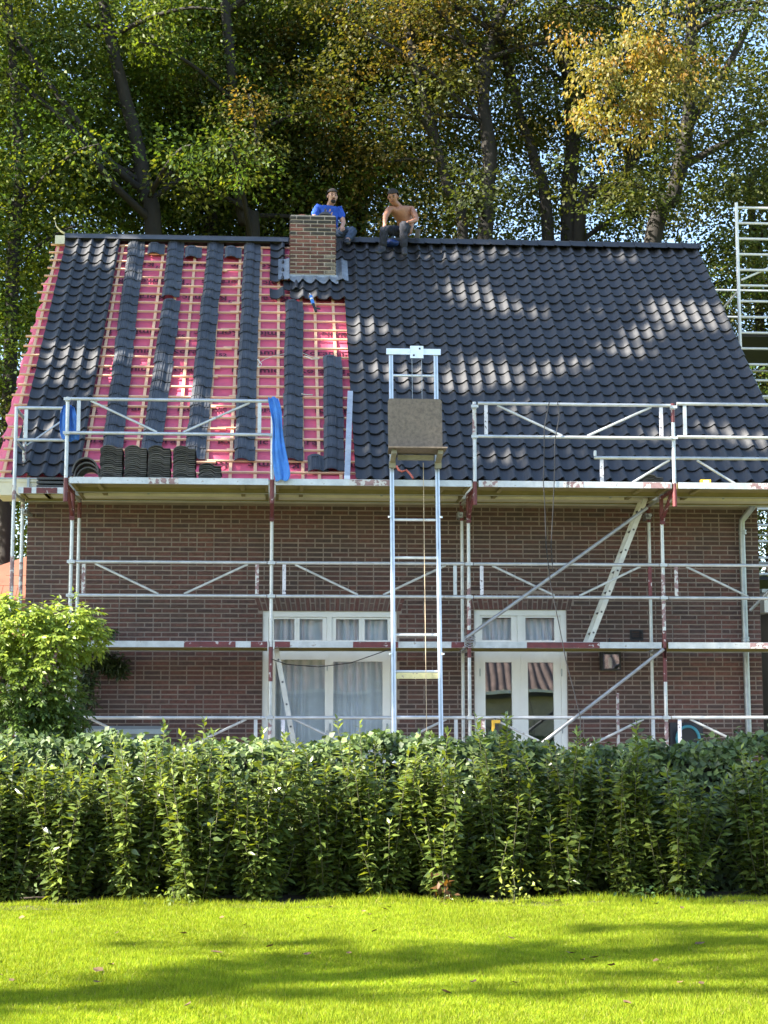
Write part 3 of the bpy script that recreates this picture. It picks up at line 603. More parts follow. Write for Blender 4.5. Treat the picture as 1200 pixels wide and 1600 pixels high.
# ------------------------------------------------------------------ loose roof tiles, laid upside down in columns
UPR = [(0, .0), (.014, .012), (.045, .034), (.1, .044), (.155, .034), (.186, .01), (.2, .005), (.27, .005)]
def upside_geo(L_=.36, ribs=True):
    mb = MB(); n = len(UPR); vs = []
    for y, dz in ((0, 0), (L_, -.0)):
        for x, h in UPR: vs.append((x - .135, y, h + dz))
    fs = [(i, i + 1, n + i + 1, n + i) for i in range(n - 1)]
    mb.add(vs, fs)
    vs = []
    for x, h in UPR: vs.append((x - .135, 0, h))
    for x, h in UPR: vs.append((x - .135, .002, h - .0115))
    mb.add(vs, [(n + i, n + i + 1, i + 1, i) for i in range(n - 1)])
    vs = [(x - .135, y, h - .0115) for y in (.002, L_) for x, h in UPR]; mb.add(vs, [(n + i, n + i + 1, i + 1, i) for i in range(n - 1)])
    if ribs:
        for x0, h in ((.05, .036), (.078, .041), (.12, .0425), (.15, .0365), (.225, .005)): mb.box((x0 - .135 - .003, .02, h - .004), (x0 - .135 + .004, L_ - .04, h + .008))
        mb.box((.06 - .135, L_ - .075, .038), (.14 - .135, L_ - .06, .051)); mb.box((.02 - .135, .0, .012), (.18 - .135, .012, .047)) if 0 else None
    return mb.v, mb.f
UG = upside_geo(); up_me = MB().add(*UG).mesh('loose_tile', m_tileb)
UG2 = upside_geo(.36, False); st_me = MB().add(*UG2).mesh('loose_tile', m_tilee)
def column(xa, sa, xb, sb, label, group, n=None):
    n = n or max(1, int(round((sb - sa - .1) / .262)))
    step = (sb - sa - .36) / max(1, n - 1) if n > 1 else 0; ang = -math.atan2(xb - xa, max(.36, sb - sa))
    for i in range(n):
        s = sa + i * step; x = xa + (xb - xa) * i / max(1, n - 1) if n > 1 else xa
        m = RMat(x + random.uniform(-.008, .008), s, -.04 + random.uniform(0, .004), ang + random.uniform(-.025, .025), -.05)
        place('loose_tile', up_me, None, m, label=ORDN[i] + (' ' if i == 0 else ' lowest ') + label, cat='roof tile', group=group)
ORDN = ['lowest', 'second', 'third', 'fourth', 'fifth', 'sixth', 'seventh', 'eighth', 'ninth', 'tenth', 'eleventh', 'twelfth', 'thirteenth', 'fourteenth', 'fifteenth', 'sixteenth', 'seventeenth', 'eighteenth', 'nineteenth', 'twentieth', 'twenty-first', 'twenty-second', 'twenty-third', 'twenty-fourth', 'twenty-fifth', 'twenty-sixth']
def cl(w): return 'upturned tile in ' + w
column(.38, .70, .272, 6.80, cl('the leftmost long column on the red membrane'), 'tiles of the leftmost column')
column(.892, .588, .939, 4.80, cl('the lower half of the second column from the left'), 'tiles of the second column, lower run')
column(.922, 4.89, .909, 6.77, cl('the upper short run of the second column'), 'tiles of the second column, upper run')
column(1.469, .45, 1.547, 6.75, cl('the third long column from the left'), 'tiles of the third column')
column(2.124, .43, 2.136, 6.73, cl('the fourth long column, left of the chimney'), 'tiles of the fourth column')
column(2.763, .44, 2.809, 4.84, cl('the column that ends just below the chimney'), 'tiles of the column below the chimney')
column(3.315, .21, 3.35, 3.18, cl('the short column beside the tiled half'), 'tiles of the short right column')
for (x, s), w in (((.60, 6.32), 'at the ridge between the first two columns'), ((1.2, 6.22), 'at the ridge between second and third columns'), ((1.835, 6.24), 'at the ridge between third and fourth columns'), ((3.105, .205), 'near the eaves between two columns')):
    place('loose_tile', up_me, None, RMat(x, s, -.05, .02), label='single upturned dark tile lying ' + w, cat='roof tile')
# stacks on the upper deck
def stack(x, y, z, n, label, group, dz=.0238):
    for i in range(n):
        m = Matrix.Translation(V(x + random.uniform(-.006, .006), y + random.uniform(-.012, .012), z + .014 + i * dz)) @ Matrix.Rotation(random.uniform(-.03, .03), 4, 'Z')
        place('loose_tile', st_me, None, m, label=(ORDN[i] + ' tile from the bottom in ' if i else 'bottom tile in ') + label, cat='roof tile', group=group)
for x, w in ((.52, 'leftmost'), (.815, 'second'), (1.105, 'third'), (1.415, 'rightmost')):
    stack(x, -.52, Z2, 17, 'the %s tall tile stack on the upper deck' % w, 'tiles in the %s tall stack' % w)
stack(1.73, -.52, Z2, 8, 'the low tile stack beside the tall stacks', 'tiles in the low stack')
stack(7.33, -.3, Z2, 6, 'the small tile pile behind the right guardrail', 'tiles in the small right pile', .022)
# ridge caps nested on the deck
for i in range(3):
    mb = MB(); n = 12; r = .165 - i * .006; y0 = -.5 + i * .05; vs = []
    for (yy, rr) in ((y0, r), (y0 + .36, r), (y0, r - .016), (y0 + .36, r - .016)):
        for k_ in range(n + 1): a = PI * k_ / n; vs.append((.205 + i * .012 + rr * math.cos(a), yy, Z2 + .002 + rr * math.sin(a) * 1.15 - i * .045 + (.095 if True else 0) * 1))
    q = n + 1; fs = []
    for k_ in range(n): fs += [(k_, k_ + 1, q + k_ + 1, q + k_), (2 * q + k_ + 1, 2 * q + k_, 3 * q + k_, 3 * q + k_ + 1), (k_ + 1, k_, 2 * q + k_, 2 * q + k_ + 1)]
    mb.add(vs, fs).build('ridge_cap', m_tilee, None, smooth=True, label=('outermost', 'middle', 'innermost')[i] + ' of the three nested round ridge caps left on the upper deck', cat='roof tile', group='nested ridge caps')
for i in range(3):
    mb = MB(); z = 4.09 + .05 * i
    mb.add([(-.47, .10, z), (-.12, .10, z), (-.12, .4, z + .01), (-.47, .4, z + .01), (-.47, .10, z + .03), (-.12, .10, z + .03), (-.20, .4, z + .05), (-.40, .4, z + .05)], [(3, 2, 1, 0), (4, 5, 6, 7), (0, 1, 5, 4), (1, 2, 6, 5), (2, 3, 7, 6), (3, 0, 4, 7)])
    mb.build('flat_tile', m_tile, None, label=('lowest', 'middle', 'topmost')[i] + ' of three flat dark tiles piled at the left scaffold end', cat='roof tile', group='flat tiles at the left end')
# ------------------------------------------------------------------ small things on roof and scaffold
def cloth(name, label, spine, width, m, seed, cat='cloth', fold=.03):
    random.seed(seed); nu, nv = 16, len(spine); vs = []
    for j, (p, w) in enumerate(zip(spine, width)):
        p = Vector(p)
        for i in range(nu + 1):
            u = i / nu - .5
            vs.append(p + V(u * w, fold * (.5 * math.sin(u * 11 + j * .5 + seed) + .35 * math.sin(u * 23 - j * .8) + .3 * math.sin(u * 5 + j * 1.3)) - .02, .012 * math.sin(u * 9 + j)))
    fs = [(j * (nu + 1) + i, j * (nu + 1) + i + 1, (j + 1) * (nu + 1) + i + 1, (j + 1) * (nu + 1) + i) for j in range(nv - 1) for i in range(nu)]
    o = MB().add(vs, fs).build(name, m, None, smooth='all', label=label, cat=cat)
    md = o.modifiers.new('s', 'SOLIDIFY'); md.thickness = .008; sb = o.modifiers.new('b', 'SUBSURF'); sb.levels = 1; sb.render_levels = 1; return o
m_bl2 = mat('bright_blue_cotton', (.05, .19, .55), .85, var=.25, scale=8, bump=.4, bscale=22)
cloth('jacket', 'bright blue jacket hung over the end of the upper guardrail', [(2.50, YC - .02, 5.07), (2.50, YC - .075, 5.11), (2.51, YC - .11, 5.06), (2.55, YC - .1, 4.9), (2.565, YC - .09, 4.72), (2.57, YC - .09, 4.5), (2.60, YC - .09, 4.3), (2.63, YC - .09, 4.13), (2.615, YC - .09, 4.06)], [.1, .12, .14, .15, .1, .16, .19, .21, .14], m_bl2, 3, 'jacket')
cloth('jacket', 'dark blue jacket hanging by the corner post at the left scaffold end', [(.0, YC + .1, 5.0), (.01, YC + .07, 4.98), (.0, YC + .05, 4.9), (.02, YC + .05, 4.75), (.03, YC + .05, 4.62), (.04, YC + .05, 4.55)], [.1, .16, .2, .25, .24, .18], m_blue, 5, 'jacket', .05)
# straightedge leaning on the battens
t = thing('straightedge', 'long aluminium straightedge lying up the slope beside the tiled half', 'straightedge', R(3.47, -.1, .05))
MB().bar(R(3.467, -.12, .04), R(3.58, 2.07, .04), .075, .022, RM @ V(0, 0, 1)).build('beam', m_galv, t); MB().bar(R(3.467, -.12, .055), R(3.47, -.04, .055), .077, .012, RM @ V(0, 0, 1)).build('end_cap', m_white, t)
# sealant gun under the chimney
t = thing('sealant_gun', 'blue and white sealant gun lying below the chimney', 'sealant gun', R(3.09, 4.6, .04))
MB().tube(R(3.045, 4.87, .07), R(3.06, 4.78, .07), .008, 8).build('nozzle', m_white, t); MB().tube(R(3.06, 4.78, .07), R(3.095, 4.55, .06), .026, 10).build('cartridge', m_bl2, t); MB().tube(R(3.072, 4.7, .0705), R(3.078, 4.66, .07), .0275, 10).build('cartridge_band', m_white, t)
MB().bar(R(3.095, 4.55, .06), R(3.135, 4.34, .05), .03, .03).bar(R(3.11, 4.46, .05), R(3.2, 4.44, .04), .03, .02).build('handle', m_dark, t)
def strap(name, label, pts, m=m_white): 
    MB().path(pts, .011, 6, flat=.35).build(name, m, None, smooth=True, label=label, cat='strap')
strap('plastic_strap', 'white plastic strap curled on the battens left of the column under the chimney', [R(2.66, 3.12, .02), R(2.5, 3.04, .03), R(2.37, 2.95, .02), R(2.3, 2.85, .03), R(2.27, 2.75, .02), R(2.31, 2.72, .03), R(2.33, 2.8, .03), R(2.27, 2.93, .03)])
strap('plastic_strap', 'white plastic strap on the battens right of the column under the chimney', [R(2.93, 3.14, .02), R(3.0, 3.07, .03), R(3.08, 3.03, .02), R(3.16, 3.0, .02), R(3.05, 2.98, .02), R(2.95, 3.06, .02)])
MB().path([R(2.9, 2.02, .02), R(2.97, 1.98, .03), R(3.05, 2.0, .02)], .018, 6, flat=.4).build('paper_scrap', m_white, None, smooth=True, label='white paper scrap on the battens mid slope', cat='scrap')
MB().path([R(4.13, .2, .05), R(4.15, .1, .06), R(4.19, .06, .06), R(4.25, .08, .07), R(4.3, -.0, .06), R(4.33, -.08, .05)], .014, 8).build('orange_hose', mat('orange_rubber', (.55, .12, .06), .5), None, smooth=True, label='short orange hose lying on the tiles under the hoist carriage', cat='hose')
t = thing('tape_measure', 'yellow tape measure on the upper deck edge at right', 'tape measure', (7.9, -.68, Z2))
MB().box((7.845, -.71, Z2 + .001), (7.965, -.64, Z2 + .045)).build('case', mat('yellow_plastic', (.7, .38, .03), .4), t); MB().box((7.87, -.713, Z2 + .01), (7.94, -.7105, Z2 + .035)).build('sticker', m_white, t)
# cords hanging from the right guardrail
for pts, lb in (([(5.93, YC - .08, 5.1), (5.86, YC - .09, 4.75), (5.85, YC - .09, 4.3), (5.84, YC - .09, 4.1), (5.86, YC - .06, 3.7), (5.87, YC - .04, 3.3), (5.93, YC, 2.8), (6.03, YC, 2.3), (6.1, YC, 1.9), (6.2, YC, 1.5), (6.27, YC, 1.2), (6.27, YC, .2), (6.25, YC, GZ + .14)], 'thin black cable hanging from the right guardrail past the glazed doors'),
                ([(6.03, YC - .09, 5.09), (6.05, YC - .09, 4.9), (5.99, YC - .09, 4.6), (5.98, YC - .09, 4.2), (5.96, YC - .08, 3.8), (5.93, YC - .05, 3.3), (5.95, YC - .04, 3.0)], 'short black cable looped over the right guardrail')):
    MB().path(pts, .006, 6).build('cable', m_dark, None, smooth=True, label=lb, cat='cable')
MB().path([(2.5, -.05, 1.93), (2.7, -.05, 1.86), (3.1, -.05, 1.83), (3.5, -.05, 1.88), (3.9, -.06, 2.02), (4.02, -.06, 2.06)], .006, 6).build('cable', m_dark, None, smooth=True, label='thin cable slung between scaffold post and hoist before the window', cat='cable')
# tangle of grey wire at the middle post
pts = []
for i in range(26): a = i * .9; pts.append((5.0 + .07 * math.cos(a), -.07 + .02 * math.sin(a * 1.3), 2.2 + .05 * math.sin(a) - .004 * i))
MB().path(pts, .007, 6).build('wire_bundle', gs, None, smooth=True, label='grey wire bundle tied around the middle scaffold post', cat='wire')
# blue bag on the ridge
mb = MB(); mb.lathe((4.4, 5.22, 8.82), [(.02, 0), (.08, .015), (.115, .05), (.1, .085), (.07, .1), (.02, .12)], 14); mb.v = [(x + .02 * math.sin(z * 60 + y * 30), y + .02 * math.sin(x * 50), z + .015 * math.sin(x * 70 + y * 40)) for x, y, z in mb.v]
o = mb.build('blue_bag', mat('dark_blue_plastic', (.01, .035, .16), .5, bump=.6, bscale=20), None, smooth='all', label='crumpled blue bag lying between the bare-chested man and the ridge', cat='bag')

# --- wall lantern, hose reel, storage box, spool, pole
t = thing('wall_lantern', 'dark framed square wall lantern right of the glazed doors', 'wall lamp', (6.99, W, 1.82))
mb = MB()
ring(mb, 6.857, 7.118, 1.825, 2.113, .022, W - .15, W - .13); ring(mb, 6.857, 7.118, 1.825, 2.113, .022, W - .03, W - .012)
for x in (6.857, 7.096):
    for z in (1.825, 2.091): mb.box((x, W - .13, z), (x + .022, W - .03, z + .022))
mb.build('frame', m_dark, t); MB().box((6.878, W - .145, 1.846), (7.097, W - .14, 2.092)).build('pane', m_glass2, t); MB().box((6.86, W - .012, 1.83), (7.115, W + .001, 2.11)).build('back_plate', m_dark, t)
MB().lathe((6.985, W - .08, 2.113), [(.05, 0), (.03, .05), (.012, .1), (.012, .13), (.002, .14)], 10).build('finial', m_dark, t); MB().lathe((6.985, W - .08, 1.86), [(.02, 0), (.03, .05), (.03, .1), (.015, .14)], 10).build('bulb', m_white, t)
t = thing('hose_reel', 'dark wall hose reel with a teal hose ring above the hedge', 'hose reel', (8.0, W, .7))
MB().box((7.78, W - .05, .62), (8.22, W + .0, 1.14)).build('backing', mat('slate_plastic', (.02, .022, .03), .5), t)
MB().path([(8.0 + .15 * math.cos(a * PI / 12), W - .12, .93 + .16 * math.sin(a * PI / 12)) for a in range(25)], .02, 8).build('hose', mat('teal_hose', (.04, .22, .28), .4), t, smooth=True)
hm = MB()
vs = [(8.0 + .128 * math.cos(a * PI / 12), y, .93 + .138 * math.sin(a * PI / 12)) for y in (W - .11, W - .05) for a in range(24)]
hm.add(vs, [tuple(range(23, -1, -1))] + [(a, (a + 1) % 24, 24 + (a + 1) % 24, 24 + a) for a in range(24)]).build('drum', m_dark, t)
t = thing('storage_box', 'grey plastic garden storage box behind the hedge by the left wall', 'storage box', (.69, .35, GZ + .12))
gp = mat('grey_plastic', (.16, .19, .2), .5, var=.1); gl = mat('pale_grey_plastic', (.26, .3, .3), .45, var=.12)
mb = MB(); mb.box((.24, .12, GZ + .121), (1.14, .6, 1.0)); mb.build('body', gp, t)
for i in range(6): MB().box((.27 + i * .145, .108, .2), (.38 + i * .145, .12, .95)).build('panel', gp, t)
MB().add([(.19, .07, 1.0), (1.2, .07, 1.0), (1.2, .66, 1.0), (.19, .66, 1.0), (.2, .08, 1.06), (1.19, .08, 1.06), (1.15, .62, 1.1), (.24, .62, 1.1)], [(3, 2, 1, 0), (4, 5, 6, 7), (0, 1, 5, 4), (1, 2, 6, 5), (2, 3, 7, 6), (3, 0, 4, 7)]).build('lid', gl, t)
t = thing('cable_winder', 'yellow cable winder hanging from the lower rail before the glazed doors', 'cable winder', (5.34, -.1, .95))
mb = MB(); mb.box((5.265, -.12, 1.13), (5.37, -.09, 1.17)); mb.box((5.265, -.12, .93), (5.37, -.09, .97)); mb.box((5.265, -.12, .97), (5.3, -.09, 1.13)); mb.build('frame', mat('yellow_frame', (.55, .33, .03), .5), t)
MB().box((5.31, -.115, .985), (5.345, -.095, 1.115)).build('winding', m_dark, t); MB().tube((5.31, -.1, 1.17), (5.31, -.06, 1.2), .006, 6).build('hook', m_dark, t)
MB().tube((6.985, .5, GZ + .121), (6.987, .5, 1.5), .02, 10).lathe((6.986, .5, 1.5), [(.022, 0), (.022, .015), (.012, .02)], 10).build('red_pole', m_redw, None, smooth=True, label='thin worn red pole standing by the wall under the lantern', cat='pole')

# ------------------------------------------------------------------ gable-end scaffold tower at right
tw = thing('scaffold_tower', 'white tube scaffold tower beyond the right gable', 'scaffold tower', (11.3, 6.3, GZ))
m_wt = mat('white_tube', (.62, .61, .58), .45, .3, var=.12)
for x in (10.33, 12.6):
    for y in (6.0, 8.2): MB().tube((x, y, GZ), (x, y, 9.93 if y == 6 else 9.2), .03 if y == 6 else .024, 10).build('standard', m_wt, tw, smooth=True)
for z in np.arange(.6, 9.85, .272): MB().tube((10.35, 6.0, float(z)), (12.6, 6.0, float(z)), .022, 8).build('rung', m_wt, tw, smooth=True)
for z in list(np.arange(.5, 9.2, .5)): MB().tube((9.5, 8.2, float(z)), (12.6, 8.2, float(z)), .02, 8).build('rung', m_galv, tw, smooth=True)
MB().tube((9.5, 8.2, GZ), (9.5, 8.2, 9.1), .024, 10).build('standard', m_wt, tw)
for zz in (7.62, 5.6, 3.5): MB().box((10.36, 6.05, zz), (12.6, 8.1, zz + .06)).build('deck', m_dark, tw)
MB().tube((10.35, 6.03, 8.42), (9.55, 8.18, 7.4), .02, 8).build('brace', m_wt, tw); MB().tube((10.4, 6.05, 8.6), (12.6, 6.05, 9.6), .02, 8).build('brace', m_wt, tw)

# ------------------------------------------------------------------ neighbours
t = thing('garden_shed', 'timber clad shed with white eaves at the right edge', 'shed', (10.8, 3.5, GZ))
for i in range(20): MB().box((9.62, 2.5 + .004 * (i % 2), GZ + i * .15), (12, 2.53 + .004 * (i % 2), GZ + i * .15 + .142)).build('board', m_cream, t)
MB().box((9.64, 2.54, GZ), (12, 5, 2.7)).build('wall', m_inner, t); MB().box((9.5, 2.3, 2.7), (12.2, 5.2, 2.98)).build('eaves', m_white, t); MB().box((9.46, 2.26, 2.981), (12.3, 5.3, 3.03)).build('roof', m_zinc, t)
nh = thing('neighbour_garage', 'low building with an orange tiled roof behind the left scaffold end', 'building', (-3.4, 11, GZ))
MB().box((-5.6, 9.0, GZ), (-1.0, 13.4, 2.6)).build('wall', m_sidebrick, nh)
m_or = mat('orange_tile', (.2, .075, .045), .8, var=.2, scale=3)
hipx = lambda y: -6 + (y - 8.6) / 2.6 * 4.8
rf = MB().add([(-6, 8.6, 2.6), (-.75, 8.6, 2.6), (-.75, 11.2, 4.7), (-1.2, 11.2, 4.7), (-6, 13.8, 2.6), (-.75, 13.8, 2.6)], [(0, 1, 2, 3), (0, 3, 4), (3, 2, 5, 4), (1, 5, 2)]).build('roof', m_or, nh)
for r_ in range(10):
    for c_ in range(20):
        y = 8.58 + r_ * .26; p = V(-.8 - c_ * .27 + (.13 if r_ % 2 else 0), y, 2.62 + r_ * .21)
        if hipx(y + .26) + .02 < p.x and p.x > -4 and p.x + .262 < -.7: MB().add([p, p + V(.262, 0, 0), p + V(.262, .255, .204), p + V(0, .255, .204), p + V(0, .01, -.025), p + V(.262, .01, -.025)], [(0, 1, 2, 3), (4, 5, 1, 0)]).build('tile', m_or, rf)
# house across the lawn behind the photographer: seen only in the glazed doors
op = thing('opposite_house', 'low house with a red pantile roof across the lawn, mirrored in the glazed doors', 'house', (10, -50, GZ))
MB().box((-14, -58, GZ), (34, -46, 2.5)).build('wall', mat('render_wall', (.4, .36, .3), .9), op)
MB().box((-15, -45.8, 2.3), (35, -45.4, 2.62)).build('fascia', m_dark, op); MB().box((-15, -45.39, 2.5), (35, -45.3, 2.64)).build('gutter', m_white, op)
mb = MB(); vs = []; n = 50 * 3 * 4
for i in range(n + 1):
    x = -15 + 50 * i / n; h = .045 * math.cos(i / 4 * 2 * PI)
    vs += [(x, -45.3, 2.62 + h), (x, -51, 7.4 + h)]
mb.add(vs, [(2 * i + 2, 2 * i, 2 * i + 1, 2 * i + 3) for i in range(n)]).build('roof', mat('red_pantile', (.21, .145, .125), .85, var=.45, scale=2.5), op, smooth='all')

# ------------------------------------------------------------------ people
m_skin = mat('skin', (.42, .23, .155), .5, var=.08, scale=12); m_skin2 = mat('tanned_skin', (.3, .135, .075), .5, var=.2, scale=14, bump=.3, bscale=12)
m_hair = mat('dark_brown_hair', (.012, .008, .006), .8, var=.4, scale=40); m_tee = mat('royal_blue_tee', (.018, .075, .4), .9, var=.35, scale=9, bump=1.0, bscale=14)
m_boot = mat('black_boot', (.02, .02, .022), .55, var=.3, scale=20); m_grey = mat('grey_work_trousers', (.016, .017, .024), .9, var=.4, scale=9, bump=1.0, bscale=14)
def skin(name, chains, mt, parent, sub=2, root=0, fold=0):
    vs, es, rs = [], [], []; idx = {}
    for ch in chains:
        prev = None
        for p, r in ch:
            key = tuple(round(c, 4) for c in p)
            if key not in idx: idx[key] = len(vs); vs.append(tuple(p)); rs.append(r if hasattr(r, '__len__') else (r, r))
            i = idx[key]
            if prev is not None and prev != i: es.append((prev, i))
            prev = i
    me = bpy.data.meshes.new('s'); me.from_pydata(vs, es, []); ob = bpy.data.objects.new('s', me); COL.objects.link(ob)
    md = ob.modifiers.new('k', 'SKIN'); md.use_smooth_shade = True
    for i, v in enumerate(me.skin_vertices[0].data): v.radius = rs[i]; v.use_root = i == root
    sb = ob.modifiers.new('u', 'SUBSURF'); sb.levels = sub; sb.render_levels = sub
    dg = bpy.context.evaluated_depsgraph_get(); out = bpy.data.meshes.new_from_object(ob.evaluated_get(dg)); bpy.data.objects.remove(ob)
    if fold:        # creases in the cloth
        for v in out.vertices:
            c = v.co; v.co = c + v.normal * fold * (math.sin(c.z * 55 + 9 * math.sin(c.x * 14)) + .8 * math.sin(c.x * 70 + c.z * 38 + 6 * math.sin(c.y * 19)) + .6 * math.sin(c.y * 90 - c.z * 60))
    out.name = name; out.materials.clear(); out.materials.append(mt)
    o = bpy.data.objects.new(name, out); link(o, parent); return o
def hand(wr, direction, palm_n, curl=.6, thumb_side=1):
    wr = Vector(wr); d = Vector(direction).normalized(); n = Vector(palm_n); n = (n - d * n.dot(d)).normalized(); s = d.cross(n) * thumb_side
    pc = wr + d * .045; ch = [[(wr, .027), (pc, (.034, .02)), (wr + d * .085, (.036, .017))]]; kn = wr + d * .085
    for i, ln in enumerate((.07, .078, .072, .056)):
        b = kn + s * (.03 - .02 * i); a = curl
        p1 = b + (d * math.cos(a * .5) + n * math.sin(a * .5)) * ln * .45; p2 = p1 + (d * math.cos(a * 1.3) + n * math.sin(a * 1.3)) * ln * .32; p3 = p2 + (d * math.cos(a * 2) + n * math.sin(a * 2)) * ln * .25
        ch.append([(kn, (.036, .017)), (b, .0095), (p1, .009), (p2, .0082), (p3, .0065)])
    b = pc + s * .03; ch.append([(pc, (.034, .02)), (b, .013), (b + (d * .5 + s * .7 + n * .3).normalized() * .035, .0105), (b + (d * .75 + s * .6 + n * .5).normalized() * .062, .008)])
    return ch
def head(parent, c, fwd, skin_m, hair=True, beard=None, hat=None):
    c = Vector(c); f = Vector(fwd).normalized(); u = (V(0, 0, 1) - f * f.z).normalized(); r = f.cross(u)
    def L(x, y, z): return c + r * x + f * y + u * z
    def ell(name, lx, ly, lz, ox, oy, oz, mt, keep=None, n=16, m=12):
        vs, fs = [], []
        for j in range(m + 1):
            th = PI * j / m
            for i in range(n): ph = 2 * PI * i / n; vs.append((ox + lx * math.sin(th) * math.cos(ph), oy + ly * math.sin(th) * math.sin(ph), oz + lz * math.cos(th)))
        for j in range(m):
            for i in range(n):
                q = (j * n + i, j * n + (i + 1) % n, (j + 1) * n + (i + 1) % n, (j + 1) * n + i)
                if keep is None or all(keep(*vs[k]) for k in q): fs.append(q)
        return MB().add([L(*v) for v in vs], fs).build(name, mt, parent, smooth='all')
    for sx in (-.032, .032):
        ell('eye', .013, .008, .009, sx, .083, .012, m_dark, n=8, m=6); ell('eyebrow', .022, .008, .006, sx, .087, .036, m_hair, n=8, m=6); ell('ear', .012, .02, .03, math.copysign(.08, sx), 0, 0, skin_m, n=8, m=6)
    ell('nose', .014, .022, .026, 0, .094, -.014, skin_m, n=8, m=6); ell('mouth', .025, .008, .008, 0, .083, -.055, mat('lips', (.25, .08, .06), .5), n=8, m=6)
    if hair: ell('hair', .1, .122, .132, 0, -.014, .014, m_hair, lambda x, y, z: z > .056 or (y < .01 and z > -.05), n=20, m=14)
    if beard:
        ell('beard', .042, .034, .036, 0, .06, -.083, m_hair, n=12, m=8); ell('moustache', .03, .012, .008, 0, .087, -.04, m_hair, n=8, m=6)
def head_chain(c, neck, fwd):
    c = Vector(c); f = Vector(fwd).normalized(); u = (V(0, 0, 1) - f * f.z).normalized()
    return [(Vector(neck), .058), (c - u * .075 + f * .005, (.062, .07)), (c - u * .02 + f * .008, (.078, .09)), (c + u * .045 - f * .004, (.08, .094)), (c + u * .1 - f * .008, (.05, .06))]
# man in a blue tee shirt, sitting behind the chimney
p = thing('person', 'bearded man in a blue tee shirt sitting behind the chimney', 'person', (3.42, 5.65, 9.03))
F1 = (.25, -.95, -.08); hc = (3.44, 5.55, 9.745); nk = V(3.40, 5.62, 9.625)
pel, wai, che = V(3.42, 5.72, 9.12), V(3.40, 5.72, 9.3), V(3.38, 5.66, 9.5)
sr, er, wr_h = V(3.20, 5.62, 9.57), V(3.12, 5.5, 9.33), V(3.17, 5.2, 9.16); sl, el, wlh = V(3.56, 5.68, 9.57), V(3.63, 5.6, 9.33), V(3.6, 5.38, 9.2)
kl, al, kr, ar = V(3.78, 5.36, 9.13), V(3.66, 5.0, 8.83), V(3.2, 5.3, 9.2), V(3.12, 5.15, 8.9)
body = [[(pel, (.13, .1)), (wai, (.11, .085)), (che, (.12, .085)), (nk - V(0, 0, .03), .065), (nk, .058)], head_chain(hc, nk, F1), [(che, (.12, .085)), (sr, .05), (er, .042), (wr_h, .029)], [(che, (.12, .085)), (sl, .05), (el, .042), (wlh, .029)],
        [(pel, (.15, .11)), (kl.lerp(pel, .55) , .08), (kl, .06), (al, .042)], [(pel, (.15, .11)), (kr.lerp(pel, .55), .08), (kr, .06), (ar, .042)]]
skin('body', body + hand(wr_h, (0.05, -.9, -.35), (0, -.2, -1), .4, 1) + hand(wlh, (0, -.8, -.6), (0, -.3, -1), .6, -1), m_skin, p)
skin('tee_shirt', [[(wai - V(0, 0, .1), (.155, .12)), (wai, (.15, .115)), (che, (.18, .15)), (nk - V(0, 0, .045), .095)], [(che, (.18, .15)), (sr, .078), (sr.lerp(er, .75), .062)], [(che, (.18, .15)), (sl, .078), (sl.lerp(el, .75), .062)]], m_tee, p, 3, 0, .005)
skin('trousers', [[(wai - V(0, 0, .08), (.15, .115)), (pel, (.165, .125)), (kl.lerp(pel, .55), .094), (kl, .075), (al.lerp(kl, .1), .06)], [(pel, (.165, .125)), (kr.lerp(pel, .55), .094), (kr, .075), (ar.lerp(kr, .1), .06)]], mat('blue_jeans', (.03, .05, .085), .85, var=.3, scale=10), p, 3, 0, .005)
for a in (al, ar): skin('boot', [[(a + V(0, 0, .05), .055), (a - V(0, 0, .03), .055), (a + V(.01, -.1, -.06), (.05, .04)), (a + V(.01, -.18, -.08), (.042, .03))]], m_boot, p)
head(p, hc, F1, m_skin, True, True)
# bare-chested man sitting on the ridge
p = thing('person', 'bare-chested man in dark work trousers sitting on the roof ridge', 'person', (4.66, 5.42, 9.03))
F2 = (-.3, -.85, -.42); hc = (4.415, 5.17, 9.635); nk = V(4.51, 5.27, 9.525)
pel, wai, che = V(4.68, 5.45, 9.13), V(4.66, 5.43, 9.27), V(4.57, 5.33, 9.42)
sr, er, wr_h = V(4.36, 5.22, 9.46), V(4.28, 5.06, 9.27), V(4.265, 4.97, 9.12); sl, el, wlh = V(4.735, 5.3, 9.48), V(4.80, 5.13, 9.25), V(4.66, 4.98, 9.16)
kr, ar, kl, al = V(4.25, 4.93, 9.02), V(4.235, 4.94, 8.70), V(4.565, 4.9, 9.1), V(4.57, 4.86, 8.66)
body = [[(pel, (.15, .11)), (wai, (.135, .1)), (che, (.17, .11)), (nk - V(0, 0, .03), .075), (nk, .058)], head_chain(hc, nk, F2), [(che, (.17, .11)), (sr, .066), (er, .045), (wr_h, .03)], [(che, (.17, .11)), (sl, .066), (el, .046), (wlh, .03)],
        [(pel, (.15, .11)), (kl.lerp(pel, .5), .08), (kl, .058), (al.lerp(kl, .55), .056), (al, .04)], [(pel, (.15, .11)), (kr.lerp(pel, .5), .08), (kr, .058), (ar.lerp(kr, .55), .056), (ar, .04)]]
skin('body', body + hand(wr_h, (-.1, -.35, -.8), (0.1, .6, -.5), .5, 1) + hand(wlh, (-.85, -.3, -.2), (0, 0, -1), .7, 1), m_skin2, p)
skin('trousers', [[(wai - V(0, 0, .04), (.15, .115)), (pel, (.165, .125)), (kl.lerp(pel, .5), .095), (kl, .075), (al.lerp(kl, .55), .068), (al + V(0, 0, .02), .06)], [(pel, (.165, .125)), (kr.lerp(pel, .5), .095), (kr, .075), (ar.lerp(kr, .55), .068), (ar + V(0, 0, .02), .06)]], m_grey, p, 3, 0, .005)
